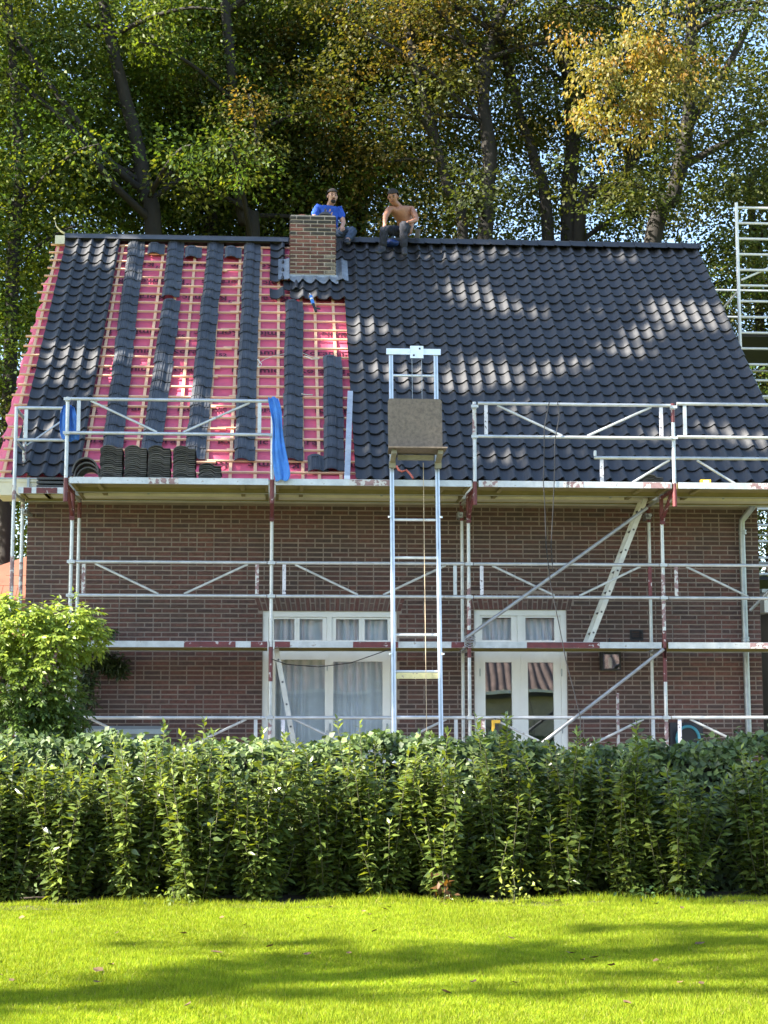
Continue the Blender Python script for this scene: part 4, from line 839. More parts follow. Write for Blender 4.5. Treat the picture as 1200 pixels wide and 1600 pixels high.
for a, dx in ((al, .0), (ar, -.05)): skin('boot', [[(a + V(0, 0, .06), .056), (a - V(0, 0, .03), .058), (a + V(dx, -.09, -.07), (.052, .042)), (a + V(dx * 2, -.17, -.12), (.045, .032))]], m_boot, p)
MB().bar(V(4.82, 5.38, 9.02), V(4.84, 5.37, 9.17), .03, .08).build('tool_pouch', mat('canvas', (.14, .12, .1), .9), p)
head(p, hc, F2, m_skin2, True, None)
# ------------------------------------------------------------------ foliage helpers
def unit(a): return a / np.maximum(np.linalg.norm(a, axis=1, keepdims=True), 1e-9)
def raw_mesh(name, verts, faces_flat, nper, cols, mt):
    me = bpy.data.meshes.new(name); nv = len(verts); nf = len(faces_flat) // nper
    me.vertices.add(nv); me.vertices.foreach_set('co', np.ascontiguousarray(verts, np.float32).ravel())
    me.loops.add(nf * nper); me.loops.foreach_set('vertex_index', np.ascontiguousarray(faces_flat, np.int32))
    me.polygons.add(nf); me.polygons.foreach_set('loop_start', np.arange(nf, dtype=np.int32) * nper)
    try: me.polygons.foreach_set('loop_total', np.full(nf, nper, np.int32))
    except Exception: pass
    me.update(calc_edges=True); me.materials.append(mt); set_tint(me, cols); return me
def leaves(name, P, D, Nn, Ln, Wd, cols, mt, parent, fine=False, droop=.15, **kw):
    """leaf faces: P base, D direction, Nn rough normal, per-leaf length and width"""
    n = len(P); D = unit(D); Sd = unit(np.cross(D, Nn)); Nn = np.cross(Sd, D); Ln = np.broadcast_to(np.asarray(Ln, float), (n,))[:, None]; Wd = np.broadcast_to(np.asarray(Wd, float), (n,))[:, None]
    if fine:
        mid = P + D * Ln * .5 - Nn * Wd * .12; tip = P + D * Ln - Nn * Ln * droop
        l = P + D * Ln * .45 + Sd * Wd * .5; r = P + D * Ln * .45 - Sd * Wd * .5
        vs = np.stack([P, r, mid, l, tip], 1).reshape(-1, 3); b = np.arange(n)[:, None] * 5
        fs = np.concatenate([b + [0, 1, 2], b + [1, 4, 2], b + [0, 2, 3], b + [2, 4, 3]], 1).ravel(); k = 5
    else:
        tip = P + D * Ln - Nn * Ln * droop; l = P + D * Ln * .45 + Sd * Wd * .5; r = P + D * Ln * .45 - Sd * Wd * .5
        vs = np.stack([P, r, tip, l], 1).reshape(-1, 3); b = np.arange(n)[:, None] * 4
        fs = np.concatenate([b + [0, 1, 2], b + [0, 2, 3]], 1).ravel(); k = 4
    me = raw_mesh(name, vs, fs, 3, np.repeat(cols, k, 0), mt); o = bpy.data.objects.new(name, me); link(o, parent)
    return tag(o, **kw) if kw else o
def pal(n, cols, w=None, jit=.25):
    c = np.array(cols); i = RNG.choice(len(c), n, p=w); return np.clip(c[i] * (1 + RNG.uniform(-jit, jit, (n, 1))), .002, .9)
def rnd_dir(n): return unit(RNG.normal(size=(n, 3)))
GREEN = [(.075, .12, .02), (.055, .095, .02), (.11, .15, .022), (.07, .1, .025), (.15, .17, .025)]
DARK = [(.05, .068, .018), (.06, .08, .02), (.075, .085, .024), (.085, .085, .024), (.045, .056, .018)]
AUT = [(.15, .11, .022), (.17, .12, .025), (.13, .1, .025), (.18, .11, .028), (.11, .095, .025)]
def sprays(centres, radius, per, palette, w=None, flat=.22, size=(.085, .13), tilt=.35):
    n = len(centres); m = n * per
    c = np.repeat(centres, per, 0); tn = unit(np.stack([RNG.normal(0, tilt, n), RNG.normal(0, tilt, n), np.ones(n)], 1)); tn = np.repeat(tn, per, 0)
    a = RNG.uniform(0, 2 * PI, m); rad = np.repeat(np.broadcast_to(radius, (n,)), per) * np.sqrt(RNG.uniform(0, 1, m))
    e1 = unit(np.cross(tn, np.array([[.3, 1, 0]]))); e2 = np.cross(tn, e1)
    P = c + e1 * (rad * np.cos(a))[:, None] + e2 * (rad * np.sin(a))[:, None] + tn * (RNG.normal(0, flat, m) * np.repeat(np.broadcast_to(radius, (n,)), per))[:, None]
    D = unit(e1 * np.cos(a)[:, None] + e2 * np.sin(a)[:, None] + RNG.normal(0, .5, (m, 3)) + np.array([[0, 0, -.35]]))
    Nn = unit(tn + RNG.normal(0, .55, (m, 3))); L_ = RNG.uniform(*size, m)
    cp = pal(n, palette, w, .12); cols = np.clip(np.repeat(cp, per, 0) * (1 + RNG.uniform(-.25, .25, (m, 1))), .002, .9)
    return P, D, Nn, L_, L_ * RNG.uniform(.55, .72, m), cols
def smooth_path(pts, n=14):
    pts = [Vector(p) for p in pts]; out = []
    for i in range(len(pts) - 1):
        p0, p1, p2, p3 = pts[max(i - 1, 0)], pts[i], pts[i + 1], pts[min(i + 2, len(pts) - 1)]
        for k in range(n // 2):
            t = k / (n // 2); out.append(.5 * ((2 * p1) + (p2 - p0) * t + (2 * p0 - 5 * p1 + 4 * p2 - p3) * t * t + (3 * p1 - p0 - 3 * p2 + p3) * t ** 3))
    return out + [pts[-1]]
def tree(name, label, trunks, limbs, r0, crown_pts, per, palette, w=None, rad=(.5, 1.0), size=(.08, .12), group='tall trees behind the house', flat=.22):
    b = Vector(trunks[0][0]); t = thing(name, label, 'tree', (b.x, b.y, GZ), group)
    for i, tr in enumerate(trunks):
        pts = smooth_path(tr); n = len(pts); rr = r0 if i == 0 else r0 * .7
        MB().path(pts, [rr * (1 - .55 * k / n) for k in range(n)], 10, wob=.07).build('trunk', m_bark, t, smooth='all')
    for lb in limbs:
        pts = smooth_path(lb); n = len(pts); MB().path(pts, [r0 * .34 * (1 - .8 * k / n) for k in range(n)], 7, wob=.06).build('limb', m_bark, t, smooth='all')
    c = np.asarray(crown_pts, float)
    P, D, Nn, L_, W_, cols = sprays(c, RNG.uniform(*rad, len(c)), per, palette, w, size=size, flat=flat)
    leaves('crown', P, D, Nn, L_, W_, cols, m_leaf, t); return t
def cloud(n, c, r, zmin=-9, zmax=99, hollow=.0):
    out = []
    while len(out) < n:
        p = RNG.uniform(-1, 1, 3); q = (p ** 2).sum()
        if hollow < q < 1:
            x = np.array(c) + p * np.array(r)
            if zmin < x[2] < zmax: out.append(x)
    return out
def rand_limbs(path, n, ln=3.0, up=.25, z0=9.5):
    pts = [p for p in smooth_path(path) if p.z > z0]; out = []
    for i in range(n):
        p = pts[int(random.random() * len(pts))]; a = random.uniform(0, 2 * PI); d = V(math.cos(a), math.sin(a) * .8, up + random.uniform(-.2, .45)).normalized(); l = ln * random.uniform(.6, 1.2)
        out.append([p, p + d * l * .4 + V(0, 0, .1), p + d * l * .75, p + d * l + V(0, 0, -.25)])
    return out
def limb_pts(limbs, n, spread=.35):
    out = []
    for lb in limbs:
        sp_ = smooth_path(lb)
        for i in range(n): q = sp_[int(len(sp_) * random.uniform(.3, .999))]; out.append([q.x + random.gauss(0, spread), q.y + random.gauss(0, spread), q.z + random.gauss(0, spread * .6)])
    return out
def grow(name, label, trunks, r0, nl, box, nfill, per, palette, w=None, lean=0, **kw):
    trunks = [[(tr[0][0] + lean, tr[0][1], GZ)] + [tuple(p) for p in tr] + [(tr[-1][0] + random.uniform(-.3, .3), tr[-1][1], tr[-1][2] + 3.5)] for tr in trunks]
    lim = rand_limbs(trunks[0], nl); 
    for tr in trunks[1:]: lim += rand_limbs(tr, nl // 2)
    c = limb_pts(lim, 5) + cloud(nfill, *box)
    return tree(name, label, trunks, lim, r0, c, per, palette, w, **kw)
T1 = [(-.03, 13, 10.56), (-.23, 13, 12.21), (-.41, 13, 13.25), (-.91, 13, 15.14), (-1.22, 13, 16.84)]
T2 = [(2.02, 14, 11.16), (1.83, 14, 11.87), (1.61, 14, 13.44), (1.52, 14, 15.18), (1.33, 14, 17.38)]
T3 = [(1.08, 15, 11.43), (1.0, 15, 12.46), (.89, 15, 13.63), (.6, 15, 15.86), (.43, 15, 17.82)]
TL = [(-2.76, 12, 10.23), (-2.68, 12, 11.83), (-2.8, 12, 13.85), (-3.06, 12, 16.31)]
T4 = [(6.99, 13.5, 11.11), (7.11, 13.5, 13.25), (6.98, 13.5, 14.69), (7.2, 13.5, 16.15), (7.64, 13.5, 17.34)]
T4b = [(6.54, 13.5, 11.1), (6.2, 13.5, 12.58), (5.86, 13.5, 13.94), (5.38, 13.5, 15.95), (5.24, 13.5, 17.27)]
T5 = [(8.98, 14.5, 11.44), (9.12, 14.5, 14.24), (8.94, 14.5, 16.63), (8.88, 14.5, 17.85)]
T5b = [(8.51, 14.3, 11.37), (8.21, 14.3, 13.55), (7.94, 14.3, 14.43), (7.6, 14.3, 15.91), (7.18, 14.3, 17.7)]
T5c = [(9.16, 14.3, 11.67), (9.99, 14.3, 12.86), (10.74, 14.3, 14.35), (11.0, 14.3, 15.85), (11.26, 14.3, 17.82)]
T6 = [(10.33, 12.5, 10.88), (10.84, 12.5, 12.14), (11.14, 12.5, 13.34), (11.28, 12.5, 14.4), (11.34, 12.5, 15.83), (11.33, 12.5, 16.98)]
T7 = [(4.45, 17, 12.08), (4.37, 17, 13.63), (4.14, 17, 15.99), (3.98, 17, 18.87)]
T8 = [(3.09, 17, 12.05), (3.05, 17, 13.91), (2.84, 17, 15.96), (2.75, 17, 18.83)]
tleft = grow('beech_tree', 'leaning beech trunk with light green foliage above the left ridge', [T1], .2, 14, ((-1.3, 15.6, 14.5), (3.6, 3.0, 5.6)), 822, 110, GREEN)
grow('beech_tree', 'bright green tree at the left picture edge beyond the membrane', [TL], .15, 12, ((-4.6, 13.2, 11.5), (3.4, 3.6, 7.5)), 1017, 110, GREEN)
grow('beech_tree', 'dark slender trunk with green leaves left of the chimney', [T2], .18, 12, ((2.0, 16.6, 14.5), (2.9, 2.8, 5.6)), 587, 110, GREEN + DARK)
grow('beech_tree', 'thin trunk between the two left trunks, half hidden by leaves', [T3], .17, 8, ((.4, 16.8, 14.5), (3.0, 2.6, 6)), 430, 110, GREEN + DARK)
grow('beech_tree', 'tree behind the man in blue with orange tinged leaves', [T7], .22, 12, ((4.5, 16.6, 15.2), (2.8, 3.0, 5.4)), 361, 110, DARK + AUT[:2] + GREEN[:2])
grow('beech_tree', 'tree directly behind the chimney with dull green leaves', [T8], .2, 10, ((2.9, 17.6, 14.5), (2.6, 2.6, 5.8)), 344, 110, DARK + GREEN[:2])
tfork = grow('beech_tree', 'forked dark trunk right of the bare-chested man', [T4, T4b], .19, 12, ((6.6, 15.6, 15.2), (2.9, 3.0, 5.2)), 298, 110, DARK + AUT[2:3] + AUT[4:])
grow('beech_tree', 'three-stemmed dark beech behind the middle of the right roof', [T5, T5b, T5c], .21, 10, ((9.0, 16.0, 15.4), (3.2, 2.8, 5.4)), 254, 110, DARK)
tb = grow('beech_tree', 'thick leaning beech trunk above the right end of the ridge', [T6], .2, 6, ((12.4, 14.6, 14.6), (3.4, 3.2, 5.8)), 396, 110, DARK, lean=-2.2)
for lb in ([(11.06, 12.5, 12.84), (12.11, 12.5, 13.43), (13.02, 12.5, 13.88), (14.5, 12.5, 14.3)], [(11.23, 12.5, 13.69), (11.87, 12.5, 14.7), (12.45, 12.5, 15.72), (12.91, 12.5, 16.89), (13.3, 12.5, 19)]):
    pts = smooth_path(lb); MB().path(pts, [.09 * (1 - .5 * i / len(pts)) for i in range(len(pts))], 9, wob=.06).build('limb', m_bark, tb, smooth='all')
for lb in ([(-.25, 13.0, 12.2), (-.89, 12.3, 12.6), (-1.96, 11.9, 13.87), (-3.17, 11.9, 15.62), (-4.2, 12, 17)], [(-.1, 13, 11.6), (-.9, 12.2, 12.2), (-1.69, 11.9, 13.2), (-2.88, 11.9, 14.2), (-4.2, 12, 15.2)]):
    pts = smooth_path(lb); MB().path(pts, [.085 * (1 - .6 * i / len(pts)) for i in range(len(pts))], 8, wob=.06).build('limb', m_bark, tleft, smooth='all')
grow('hornbeam_tree', 'dark leafed tree beyond the scaffold tower at the right edge', [[(13.5, 15, 4), (13.6, 15, 7), (13.4, 15, 10)]], .18, 10, ((13.4, 15.5, 6.0), (4.2, 3.2, 6.5)), 912, 110, DARK + GREEN[:2])
grow('hornbeam_tree', 'leafy tree behind the orange roofed building at the left edge', [[(-5.2, 17, 3), (-5.0, 17, 5), (-5.1, 17, 7)]], .15, 8, ((-5.0, 17.5, 5.0), (4.0, 2.6, 5.5)), 567, 110, GREEN)
# copper-yellow bough hanging in the sun in front of the right trees
cb = tb
MB().path(smooth_path([(11.2, 12.4, 14.6), (10.6, 11.6, 14.95), (9.9, 11.0, 14.9), (9.3, 10.8, 14.3), (9.0, 10.7, 13.4)]), .035, 6).build('limb', m_bark, cb, smooth='all')
cc = []
for (x, z, r, n) in ((9.2, 14.35, .5, 12), (9.7, 14.85, .55, 14), (10.3, 14.6, .5, 12), (8.95, 13.9, .35, 9), (9.7, 14.2, .6, 14), (10.4, 14.1, .4, 8), (8.9, 13.4, .28, 7), (8.95, 12.95, .2, 4), (9.7, 13.5, .4, 10), (10.2, 13.5, .4, 7), (9.65, 13.0, .25, 4), (10.8, 14.3, .35, 5), (9.2, 12.6, .2, 2), (10.6, 15.2, .5, 5), (8.6, 14.6, .5, 5), (11.2, 13.8, .4, 4)):
    for _ in range(n): cc.append([x + random.gauss(0, r * .6), 10.9 + random.gauss(0, .35), z + random.gauss(0, r * .55)])
P, D, Nn, L_, W_, cols = sprays(np.array(cc), .36, 44, [(.24, .18, .03), (.26, .2, .035), (.18, .16, .035), (.24, .14, .03), (.2, .18, .05), (.15, .15, .045)], None, size=(.075, .11), tilt=.6)
D[:, 2] -= .8; leaves('bough_foliage', P, D, Nn, L_, W_, cols, m_leaf, cb, label='sunlit yellow and copper leafed bough hanging above the right roof')
P, D, Nn, L_, W_, cols = sprays(np.array([[random.gauss(x, .7), random.gauss(11.6, .3), random.gauss(z, .5)] for x, z, n_ in ((10.9, 12.2, 12), (11.8, 13.6, 12), (11.8, 14.6, 12), (9.4, 11.5, 8), (12.6, 12.2, 18)) for _ in range(n_)]), .5, 80, DARK, None, size=(.08, .12)); leaves('low_foliage', P, D, Nn, L_, W_, cols, m_leaf, tb)
# orange sprays scattered through the middle trees
ob = tfork
cc = []
for (x, y, z, r, n) in ((4.6, 12.8, 15.9, .9, 26), (5.9, 12.6, 16.4, .8, 22), (3.6, 12.9, 14.6, .7, 16), (1.9, 12.6, 13.9, .5, 12), (2.2, 12.6, 13.0, .35, 7), (6.2, 12.6, 15.0, .6, 12), (3.3, 12.8, 16.4, .6, 12)):
    for _ in range(n): cc.append([x + random.gauss(0, r * .55), y + random.gauss(0, .35), z + random.gauss(0, r * .4)])
for x0, z0, x1, z1 in ((6.9, 14.0, 4.4, 15.7), (7.0, 15, 5.6, 16.5), (1.9, 14.5, 2.1, 13.2)): MB().path(smooth_path([(x0, 13.3, z0), ((x0 + x1) / 2, 12.9, (z0 + z1) / 2 + .2), (x1, 12.7, z1)]), .04, 6).build('limb', m_bark, ob, smooth='all')
P, D, Nn, L_, W_, cols = sprays(np.array(cc), .42, 46, [(.095, .095, .024), (.11, .1, .025), (.08, .085, .022), (.15, .1, .026)], None, size=(.075, .11)); leaves('bough_foliage', P, D, Nn, L_, W_, cols, m_leaf, ob, label='olive and rusty gold leafed boughs above the two men')

# ------------------------------------------------------------------ unseen trees at left, crowns shaped to shade roof, facade, hedge and lawn
Sn = np.array(S)
def along(target, x0, x1):
    T = np.asarray(target, float); xs_ = RNG.uniform(x0, x1, len(T)); t = (xs_ - T[:, 0]) / Sn[0]; return T + t[:, None] * Sn[None, :]
def shade_tree(name, label, base, crown_top, P, lsize, palette):
    t = thing(name, label, 'tree', base, 'trees left of the lawn'); b = Vector(base)
    pts = smooth_path([b, b + V(.2, .1, crown_top * .35), b + V(-.1, -.1, crown_top * .7), b + V(.1, 0, crown_top)]); n = len(pts)
    MB().path(pts, [.5 * (1 - .75 * k / n) for k in range(n)], 10, wob=.07).build('trunk', m_bark, t, smooth='all')
    for i in range(14):
        q = Vector(P[int(RNG.integers(len(P)))]); s = pts[max(2, min(n - 2, int(n * (q.z - 3) / crown_top)))]
        MB().path(smooth_path([s, s.lerp(q, .5) + V(0, 0, .4), q]), [.05] * 7 + [.035] * 4 + [.015] * 4, 6).build('limb', m_bark, t, smooth='all')
    m = len(P); D = rnd_dir(m); Nn = unit(-Sn[None, :] * 0 + Sn[None, :] + RNG.normal(0, .6, (m, 3))); L_ = RNG.uniform(*lsize, m)
    leaves('crown', P, D, Nn, L_, L_ * .7, pal(m, palette), m_leaf, t)
RS = [(-.565, 6.5, .35, .2), (-.218, 6.02, .3, .2), (-.3, 6.35, .3, .2), (-.55, 3.1, .33, .22), (-.21, 2.86, .33, .22), (-.57, 2.41, .25, .16), (-.45, 1.15, .25, .16), (.3, 5.6, .16, .12), (.25, 6.7, .2, .1), (.3, 3.1, .14, .12), (.92, 2.7, .16, .35), (1.45, 1.9, .2, .2), (1.15, 2.3, .3, .14), (1.75, 1.2, .2, .12), (2.3, .3, .6, .14), (1.5, .6, .15, .1),
      (5.468, 5.263, .34, .16), (5.64, 4.96, .34, .17), (5.96, 4.66, .3, .15), (6.546, 4.576, .2, .12), (8.5, 4.75, .34, .17), (8.75, 4.4, .45, .2), (9.1, 4.6, .4, .3), (9.25, 4.2, .3, .14), (7.7, 3.44, .3, .14), (8.03, 3.93, .32, .13), (4.63, 2.54, .34, .2), (5.18, 2.5, .4, .3), (5.4, 2.9, .3, .24), (5.9, 2.57, .2, .3), (4.09, 2.79, .3, .17), (4.68, 6.44, .25, .08), (5.3, 6.35, .3, .09), (6.1, 6.5, .3, .08), (8.2, 6.45, .3, .08), (6.92, 3.05, .22, .14), (6.5, 2.85, .3, .18), (6.0, 1.7, .2, .14), (5.7, .5, .25, .14), (4.73, .26, .25, .14), (3.9, 4.2, .22, .12), (4.15, 3.9, .25, .12), (3.45, 3.6, .3, .25), (3.3, 4.0, .2, .14), (8.6, 1.3, .3, .12), (9.1, 1.0, .3, .12), (7.7, 1.1, .2, .1), (3.0, 5.0, .15, .1), (3.3, 7.2, .4, .3), (4.6, 7.4, .5, .35)]
def roof_targets(n):
    X = RNG.uniform(-1.6, 11, n); s = RNG.uniform(-.9, 9.0, n); keep = np.ones(n, bool)
    for (x, q, a, b_) in RS: keep &= (((X - x) / a) ** 2 + ((s - q) / b_) ** 2) > 1  # crown leaves left out where sun spots are to reach the roof
    X, s = X[keep], s[keep]; return np.stack([X, .4894 + s * CB, 4.3086 + s * SB], 1)
RS = [(x, q, a + .15, b_ + .13) for x, q, a, b_ in RS]
ft = np.stack([RNG.uniform(-1, 9.6, 8000), RNG.uniform(.4, 1.0, 8000), RNG.uniform(-.4, 4.4, 8000)], 1)
P = np.concatenate([along(roof_targets(30000), -12.5, -7.5), along(ft, -12.5, -7.5)])
shade_tree('shade_beech', 'tall beech left of the house, out of the picture', (-10.5, 6.5, GZ), 20, P, (.2, .3), GREEN)
tg_ = []
for (xa, ya, xb, yb, wd, n, dens) in ((.3, -12.9, 2.3, -11.4, .3, 260, 1), (2.0, -11.35, 4.2, -10.45, .34, 420, 1), (4.0, -10.6, 6.8, -10.75, .22, 300, 1), (4.6, -9.5, 7.0, -9.3, .16, 200, 1), (5.2, -10.1, 7.4, -9.9, .25, 240, 1), (.6, -12.1, 7.0, -12.2, .1, 260, 1), (4.4, -11.4, 7.0, -11.5, .16, 160, 1), (1.5, -10.1, 3.2, -10.0, .08, 70, 1)):
    u = RNG.uniform(0, 1, n); tg_.append(np.stack([xa + (xb - xa) * u, ya + (yb - ya) * u + RNG.normal(0, wd, n), np.full(n, GZ)], 1))
tg_ = np.concatenate(tg_); P = along(tg_[RNG.uniform(0, 1, len(tg_)) < .62], -17, -11)
shade_tree('shade_maple', 'maple left of the lawn, out of the picture', (-14, -17, GZ), 14, P, (.16, .26), GREEN)
n = 1500; X = 4.9 + 3.6 * RNG.uniform(0, 1, n) ** .8; T = np.stack([X, RNG.uniform(-8.05, -5.8, n), RNG.uniform(-.3, 1.25, n)], 1)
shade_tree('shade_maple', 'second maple left of the hedge, out of the picture', (-14, -3.2, GZ), 15, along(T, -15, -11), (.16, .26), GREEN)

# ------------------------------------------------------------------ hedge: cherry laurels before an ivy hedge
LAU = [(.1, .14, .03), (.125, .17, .036), (.08, .12, .03), (.15, .19, .042), (.06, .09, .026)]; LTOP = [(.16, .21, .05), (.2, .25, .06), (.14, .19, .045)]
def laurel(x, y, h, label, nst=20, spread=.26):
    t = thing('laurel_shrub', label, 'shrub', (x, y, GZ), 'cherry laurels in the front row')
    Ps, Ds, Ns, Ls, Cs = [], [], [], [], []; stm = MB()
    for i in range(nst):
        a = random.uniform(0, 2 * PI); r_ = spread * math.sqrt(random.random()); hh = h * random.choice((1.08, .95, .85, .75, .62, .45)) * random.uniform(.85, 1.03) * (1 - .3 * r_ / spread * random.random())
        b0 = V(x + math.cos(a) * r_ * .4, y + math.sin(a) * r_ * .4, GZ); b2 = V(x + math.cos(a) * r_ * 1.25, y + math.sin(a) * r_, GZ + hh); b1 = b0.lerp(b2, .5) + V(random.gauss(0, .03), random.gauss(0, .03), 0)
        stm.path([b0, b1, b2], [.006, .0045, .002], 5)
        nl = int(hh * 78)
        for k in range(nl):
            u = .06 + .94 * (k + random.random()) / nl; p = b0.lerp(b1, u * 2) if u < .5 else b1.lerp(b2, u * 2 - 1)
            al = k * 2.4 + random.uniform(-.6, .6); el = .1 + .8 * u ** 8 + random.uniform(-.5, .45)
            Ps.append(p); Ds.append((math.cos(al) * math.cos(el), math.sin(al) * math.cos(el), math.sin(el))); Ns.append((random.gauss(0, .5), random.gauss(0, .5) - .2, 1)); Ls.append(random.uniform(.075, .115) * (1 - .3 * (u > .93))); Cs.append(random.choice(LTOP if u > .88 and random.random() < .55 else LAU))
    stm.build('stems', m_stem, t, smooth='all')
    Ls = np.array(Ls); leaves('foliage', np.array([tuple(p) for p in Ps]), np.array(Ds), np.array(Ns, float), Ls, Ls * RNG.uniform(.34, .45, len(Ls)), np.array(Cs) * RNG.uniform(.75, 1.25, (len(Cs), 1)), m_laurel, t, fine=True, droop=.2)
ORD = ['first', 'second', 'third', 'fourth', 'fifth', 'sixth', 'seventh', 'eighth', 'ninth', 'tenth', 'eleventh', 'twelfth', 'thirteenth', 'fourteenth', 'fifteenth']
lx = [.33, .83, 1.37, 1.93, 2.45, 2.93, 3.4, 3.9, 4.4, 4.88, 5.38, 5.88, 6.52]
hts = [1.32, 1.24, 1.36, 1.28, 1.33, 1.24, 1.33, 1.29, 1.38, 1.3, 1.3, 1.16, 1.28]
for i, (x, h) in enumerate(zip(lx, hts)):
    laurel(x + random.uniform(-.07, .07), -7.32 + random.uniform(-.14, .12), h + random.uniform(-.05, .03), 'glossy cherry laurel shrub, %s from the left in the front row' % ORD[i], random.randint(44, 62), random.uniform(.26, .36))
iv = thing('ivy_hedge', 'clipped dark ivy hedge behind the laurel shrubs', 'hedge', (3.5, -6.5, GZ))
hx0, hx1, hy0, hy1, hz = -2.2, 9.8, -6.95, -6.15, .9
MB().box((hx0 + .1, hy0 + .12, GZ), (hx1 - .1, hy1 - .12, hz - .13)).build('inner_twigs', mat('twig_mass', (.02, .018, .012), .95, var=.5, scale=20, bump=1, bscale=30), iv)
n = 38000; side = RNG.choice(3, n, p=[.5, .38, .12]); X = RNG.uniform(hx0, hx1, n)
top = hz + .04 * np.sin(X * 2.1) + .035 * np.sin(X * 5.7 + 1) + .025 * np.sin(X * 13.3) - .025 * (X > 5.2)
Y = np.where(side == 0, hy0 + np.abs(RNG.normal(0, .05, n)), np.where(side == 1, RNG.uniform(hy0, hy1, n), hy1)); Z = np.where(side == 1, top + RNG.normal(0, .04, n), RNG.uniform(GZ, 1, n) * 0 + GZ + (top - GZ) * RNG.uniform(0, 1, n))
Nn = np.where((side == 1)[:, None], np.array([[0, -.25, 1.]]), np.where((side == 0)[:, None], np.array([[0, -1, .45]]), np.array([[0, 1, .4]]))) + RNG.normal(0, .45, (n, 3))
D = rnd_dir(n); D[:, 2] -= .4; L_ = RNG.uniform(.045, .075, n)
leaves('foliage', np.stack([X, Y, Z], 1), D, unit(Nn), L_, L_ * .95, pal(n, [(.08, .125, .04), (.065, .105, .035), (.1, .15, .045), (.14, .19, .055), (.055, .08, .03)]), m_ivy, iv, fine=True)
# small weeds along the hedge foot
def weed(x, y, h, label, cols, n=60, r=.12, ls=(.03, .05)):
    t = thing('weed', label, 'plant', (x, y, GZ)); P = np.stack([RNG.normal(x, r, n), RNG.normal(y, r * .6, n), GZ + RNG.uniform(.02, h, n)], 1)
    L_ = RNG.uniform(*ls, n); leaves('foliage', P, rnd_dir(n), unit(RNG.normal(0, .5, (n, 3)) + [0, -.3, 1]), L_, L_ * .6, pal(n, cols), m_wist, t, fine=True)
    MB().path([(x, y, GZ), (x + .01, y, GZ + h * .5), (x - .01, y, GZ + h)], .004, 5).build('stem', m_stem, t)
weed(4.42, -7.78, .3, 'pale yellow-green seedling at the hedge foot right of the middle', [(.24, .26, .05), (.2, .24, .05)], 70, .09)
weed(1.78, -7.75, .16, 'low light green weed at the hedge foot left of the middle', [(.14, .19, .04)], 70, .12)
weed(5.7, -7.75, .14, 'dark leafed weed at the hedge foot toward the right end', [(.06, .11, .03)], 90, .22)
weed(3.88, -7.72, .26, 'withered orange-brown twig at the hedge foot', [(.13, .06, .02), (.1, .055, .025)], 26, .06, (.05, .08))

# ------------------------------------------------------------------ wisteria and wall creeper
ws = thing('wisteria_shrub', 'bright green wisteria mound at the left before the scaffold', 'shrub', (-.2, -1.7, GZ + .12))
P = []; H = []
lob = [((-.75, -1.9, 2.05), (.35, .4, .4)), ((-.35, -1.95, 2.2), (.28, .35, .24)), ((.02, -1.9, 2.05), (.26, .35, .24)), ((.26, -1.75, 2.32), (.2, .22, .2)), ((.4, -1.7, 2.12), (.14, .18, .2)), ((-.55, -2.0, 1.65), (.42, .4, .42)), ((-.05, -1.95, 1.6), (.3, .38, .4)), ((.14, -1.75, 1.3), (.22, .35, .36)), ((-.5, -1.9, 1.05), (.55, .45, .5)), ((.0, -1.85, .95), (.3, .4, .5)), ((-.2, -1.9, .4), (.5, .45, .5)), ((-.55, -1.95, 2.45), (.14, .2, .12)), ((-.1, -1.9, 2.35), (.12, .2, .1))]
for (c, r) in lob:      # drooping pinnate sprays
    k = int(2000 * (r[0] * r[2]) / .16) // 9 + 60; d = rnd_dir(k); bs = np.array(c) + d * np.array(r) * RNG.uniform(.6, 1.0, (k, 1))
    ax = unit(d * np.array([[1, 1, .4]]) + np.array([[0, -.35, -.55]]) + RNG.normal(0, .25, (k, 3)))
    for q in range(9):
        P.append(bs + ax * (.035 * (q // 2 + 1))); sd = unit(np.cross(ax, RNG.normal(0, .3, (k, 3)) + [0, 0, 1.])) * (1 if q % 2 else -1)
        H.append(unit(sd + ax * .7 + np.array([[0, 0, -.25]])) if q < 8 else ax)
P = np.concatenate(P); D = np.concatenate(H); m = len(P); L_ = RNG.uniform(.055, .09, m)
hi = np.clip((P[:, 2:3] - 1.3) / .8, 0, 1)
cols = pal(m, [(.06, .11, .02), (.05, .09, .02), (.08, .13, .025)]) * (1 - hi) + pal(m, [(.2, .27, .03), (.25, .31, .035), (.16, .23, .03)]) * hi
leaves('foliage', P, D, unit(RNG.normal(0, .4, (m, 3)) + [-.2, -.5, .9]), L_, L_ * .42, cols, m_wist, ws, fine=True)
for pts in ([(-.2, -1.8, GZ + .1), (-.25, -1.85, .8), (-.1, -1.8, 1.6), (.2, -1.75, 2.3)], [(-.25, -1.8, GZ + .1), (-.45, -1.9, .9), (-.5, -1.9, 1.9)]): MB().path(smooth_path(pts), .025, 7).build('stem', m_bark, ws, smooth='all')
cw = thing('wall_creeper', 'dark leafed creeper tuft on the wall under the left lower deck', 'plant', (.3, .9, 1.2))
P = []
for (c, r, m) in (((.3, .85, 1.93), (.36, .12, .14), 620), ((.1, .8, 1.6), (.2, .15, .6), 500), ((.48, .85, 1.84), (.18, .1, .12), 260), ((.33, .82, 2.3), (.2, .08, .05), 90)): d = rnd_dir(m); P.append(np.array(c) + d * np.array(r) * RNG.uniform(.2, 1, (m, 1)))
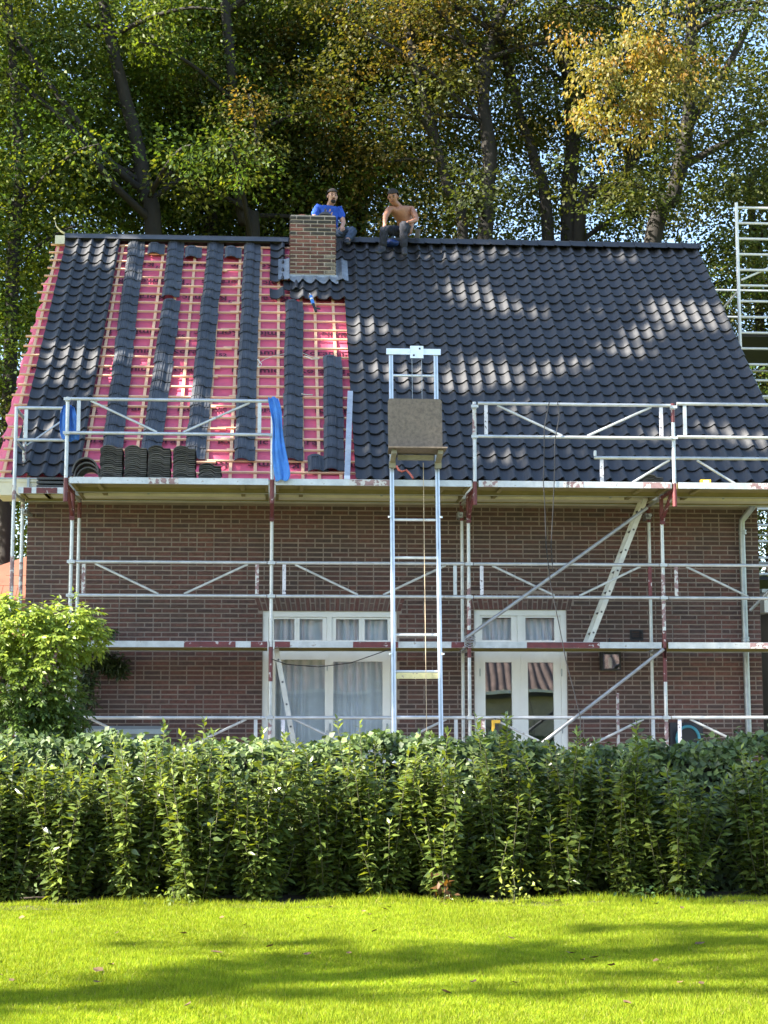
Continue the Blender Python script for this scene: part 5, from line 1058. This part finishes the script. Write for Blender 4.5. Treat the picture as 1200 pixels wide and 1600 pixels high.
P = np.concatenate(P); m = len(P); L_ = RNG.uniform(.07, .12, m); leaves('foliage', P, unit(np.stack([RNG.normal(.25, .5, m), RNG.normal(-.3, .4, m), RNG.normal(-.3, .5, m)], 1)), unit(RNG.normal(0, .5, (m, 3)) + [0, -.6, .8]), L_, L_ * .3, pal(m, [(.03, .05, .02), (.045, .065, .02)]), m_wist, cw, fine=True)
MB().path([(.0, .95, GZ + .12), (.05, .93, .9), (.2, .92, 1.7), (.4, .9, 1.95)], .015, 6).build('stem', m_bark, cw)

# ------------------------------------------------------------------ grass and fallen leaves
n = 800000; yy = -7.55 - 5.9 * RNG.uniform(0, 1, n) ** 1.0; hw = (20.9 + yy) * .262 + .25; cx = 2.5407 + (20.9 + yy) * .066; xx = cx + RNG.uniform(-1, 1, n) * hw; edge = yy > -7.75; yy = yy + edge * (.1 * np.sin(xx * 4.1) + .07 * np.sin(xx * 11.3) + RNG.normal(0, .07, n))
P = np.stack([xx, yy, np.full(n, GZ)], 1); D = unit(np.stack([RNG.normal(0, .35, n), RNG.normal(0, .35, n), np.ones(n)], 1)); L_ = RNG.uniform(.018, .042, n) * (1 + .25 * np.sin(xx * 3.3 + yy * 2.1)) * np.where(edge, RNG.uniform(1, 2.1, n), 1)
Sd = unit(np.cross(D, rnd_dir(n))); wv = RNG.uniform(.002, .0036, n)[:, None]
vs = np.stack([P - Sd * wv, P + Sd * wv, P + D * L_[:, None] + np.stack([RNG.normal(0, .01, n), RNG.normal(0, .01, n), np.zeros(n)], 1)], 1).reshape(-1, 3)
patch = .5 + .5 * np.sin(xx * 1.7 + 1.3 * np.sin(yy * 1.1)) * np.sin(yy * 1.9 + xx * .6)
c = pal(n, [(.225, .285, .016), (.25, .31, .018), (.19, .26, .016), (.28, .31, .03), (.14, .22, .016)], None, .22) * (.84 + .3 * patch[:, None]) * (.9 + .2 * np.sin(xx * 9 + 2 * np.sin(yy * 7))[:, None] ** 2)
dry = RNG.uniform(0, 1, n) < .03; c[dry] = pal(int(dry.sum()), [(.3, .26, .1)])
go = bpy.data.objects.new('grass', raw_mesh('grass', vs, np.arange(3 * n), 3, np.repeat(c, 3, 0), m_grass)); link(go); tag(go, 'short bright green grass of the lawn', 'grass', None, 'stuff')
m_dry = mat('dry_leaf', (.13, .075, .03), .8, var=.3, scale=20, obj_rand=.4)
lm = []
for v_ in range(4):
    w_ = .02 + .006 * v_; a_ = .028 + .006 * v_
    lm.append(MB().add([(-a_ * 1.1, 0, .002), (-a_ * .3, w_, .012), (a_ * .5, w_ * .7, .004 + .004 * v_), (a_ * 1.2, 0, .014), (a_ * .5, -w_ * .8, .01), (-a_ * .3, -w_, .004), (0, 0, .0)], [(6, 0, 5), (6, 5, 4), (6, 4, 3), (6, 3, 2), (6, 2, 1), (6, 1, 0)]).mesh('fallen_leaf', m_dry))
for i in range(46):
    y = -7.7 - 5.3 * random.random(); x = 2.5407 + (20.9 + y) * .066 + random.uniform(-1, 1) * (20.9 + y) * .235
    place('fallen_leaf', random.choice(lm), None, Matrix.Translation(V(x, y, GZ + .035)) @ Matrix.Rotation(random.uniform(0, 6.28), 4, 'Z') @ Matrix.Rotation(random.uniform(-.5, .5), 4, 'X') @ Matrix.Scale(random.uniform(.4, .9), 4), label='small dry brown leaf fallen on the lawn', cat='leaf', group='fallen leaves on the lawn')
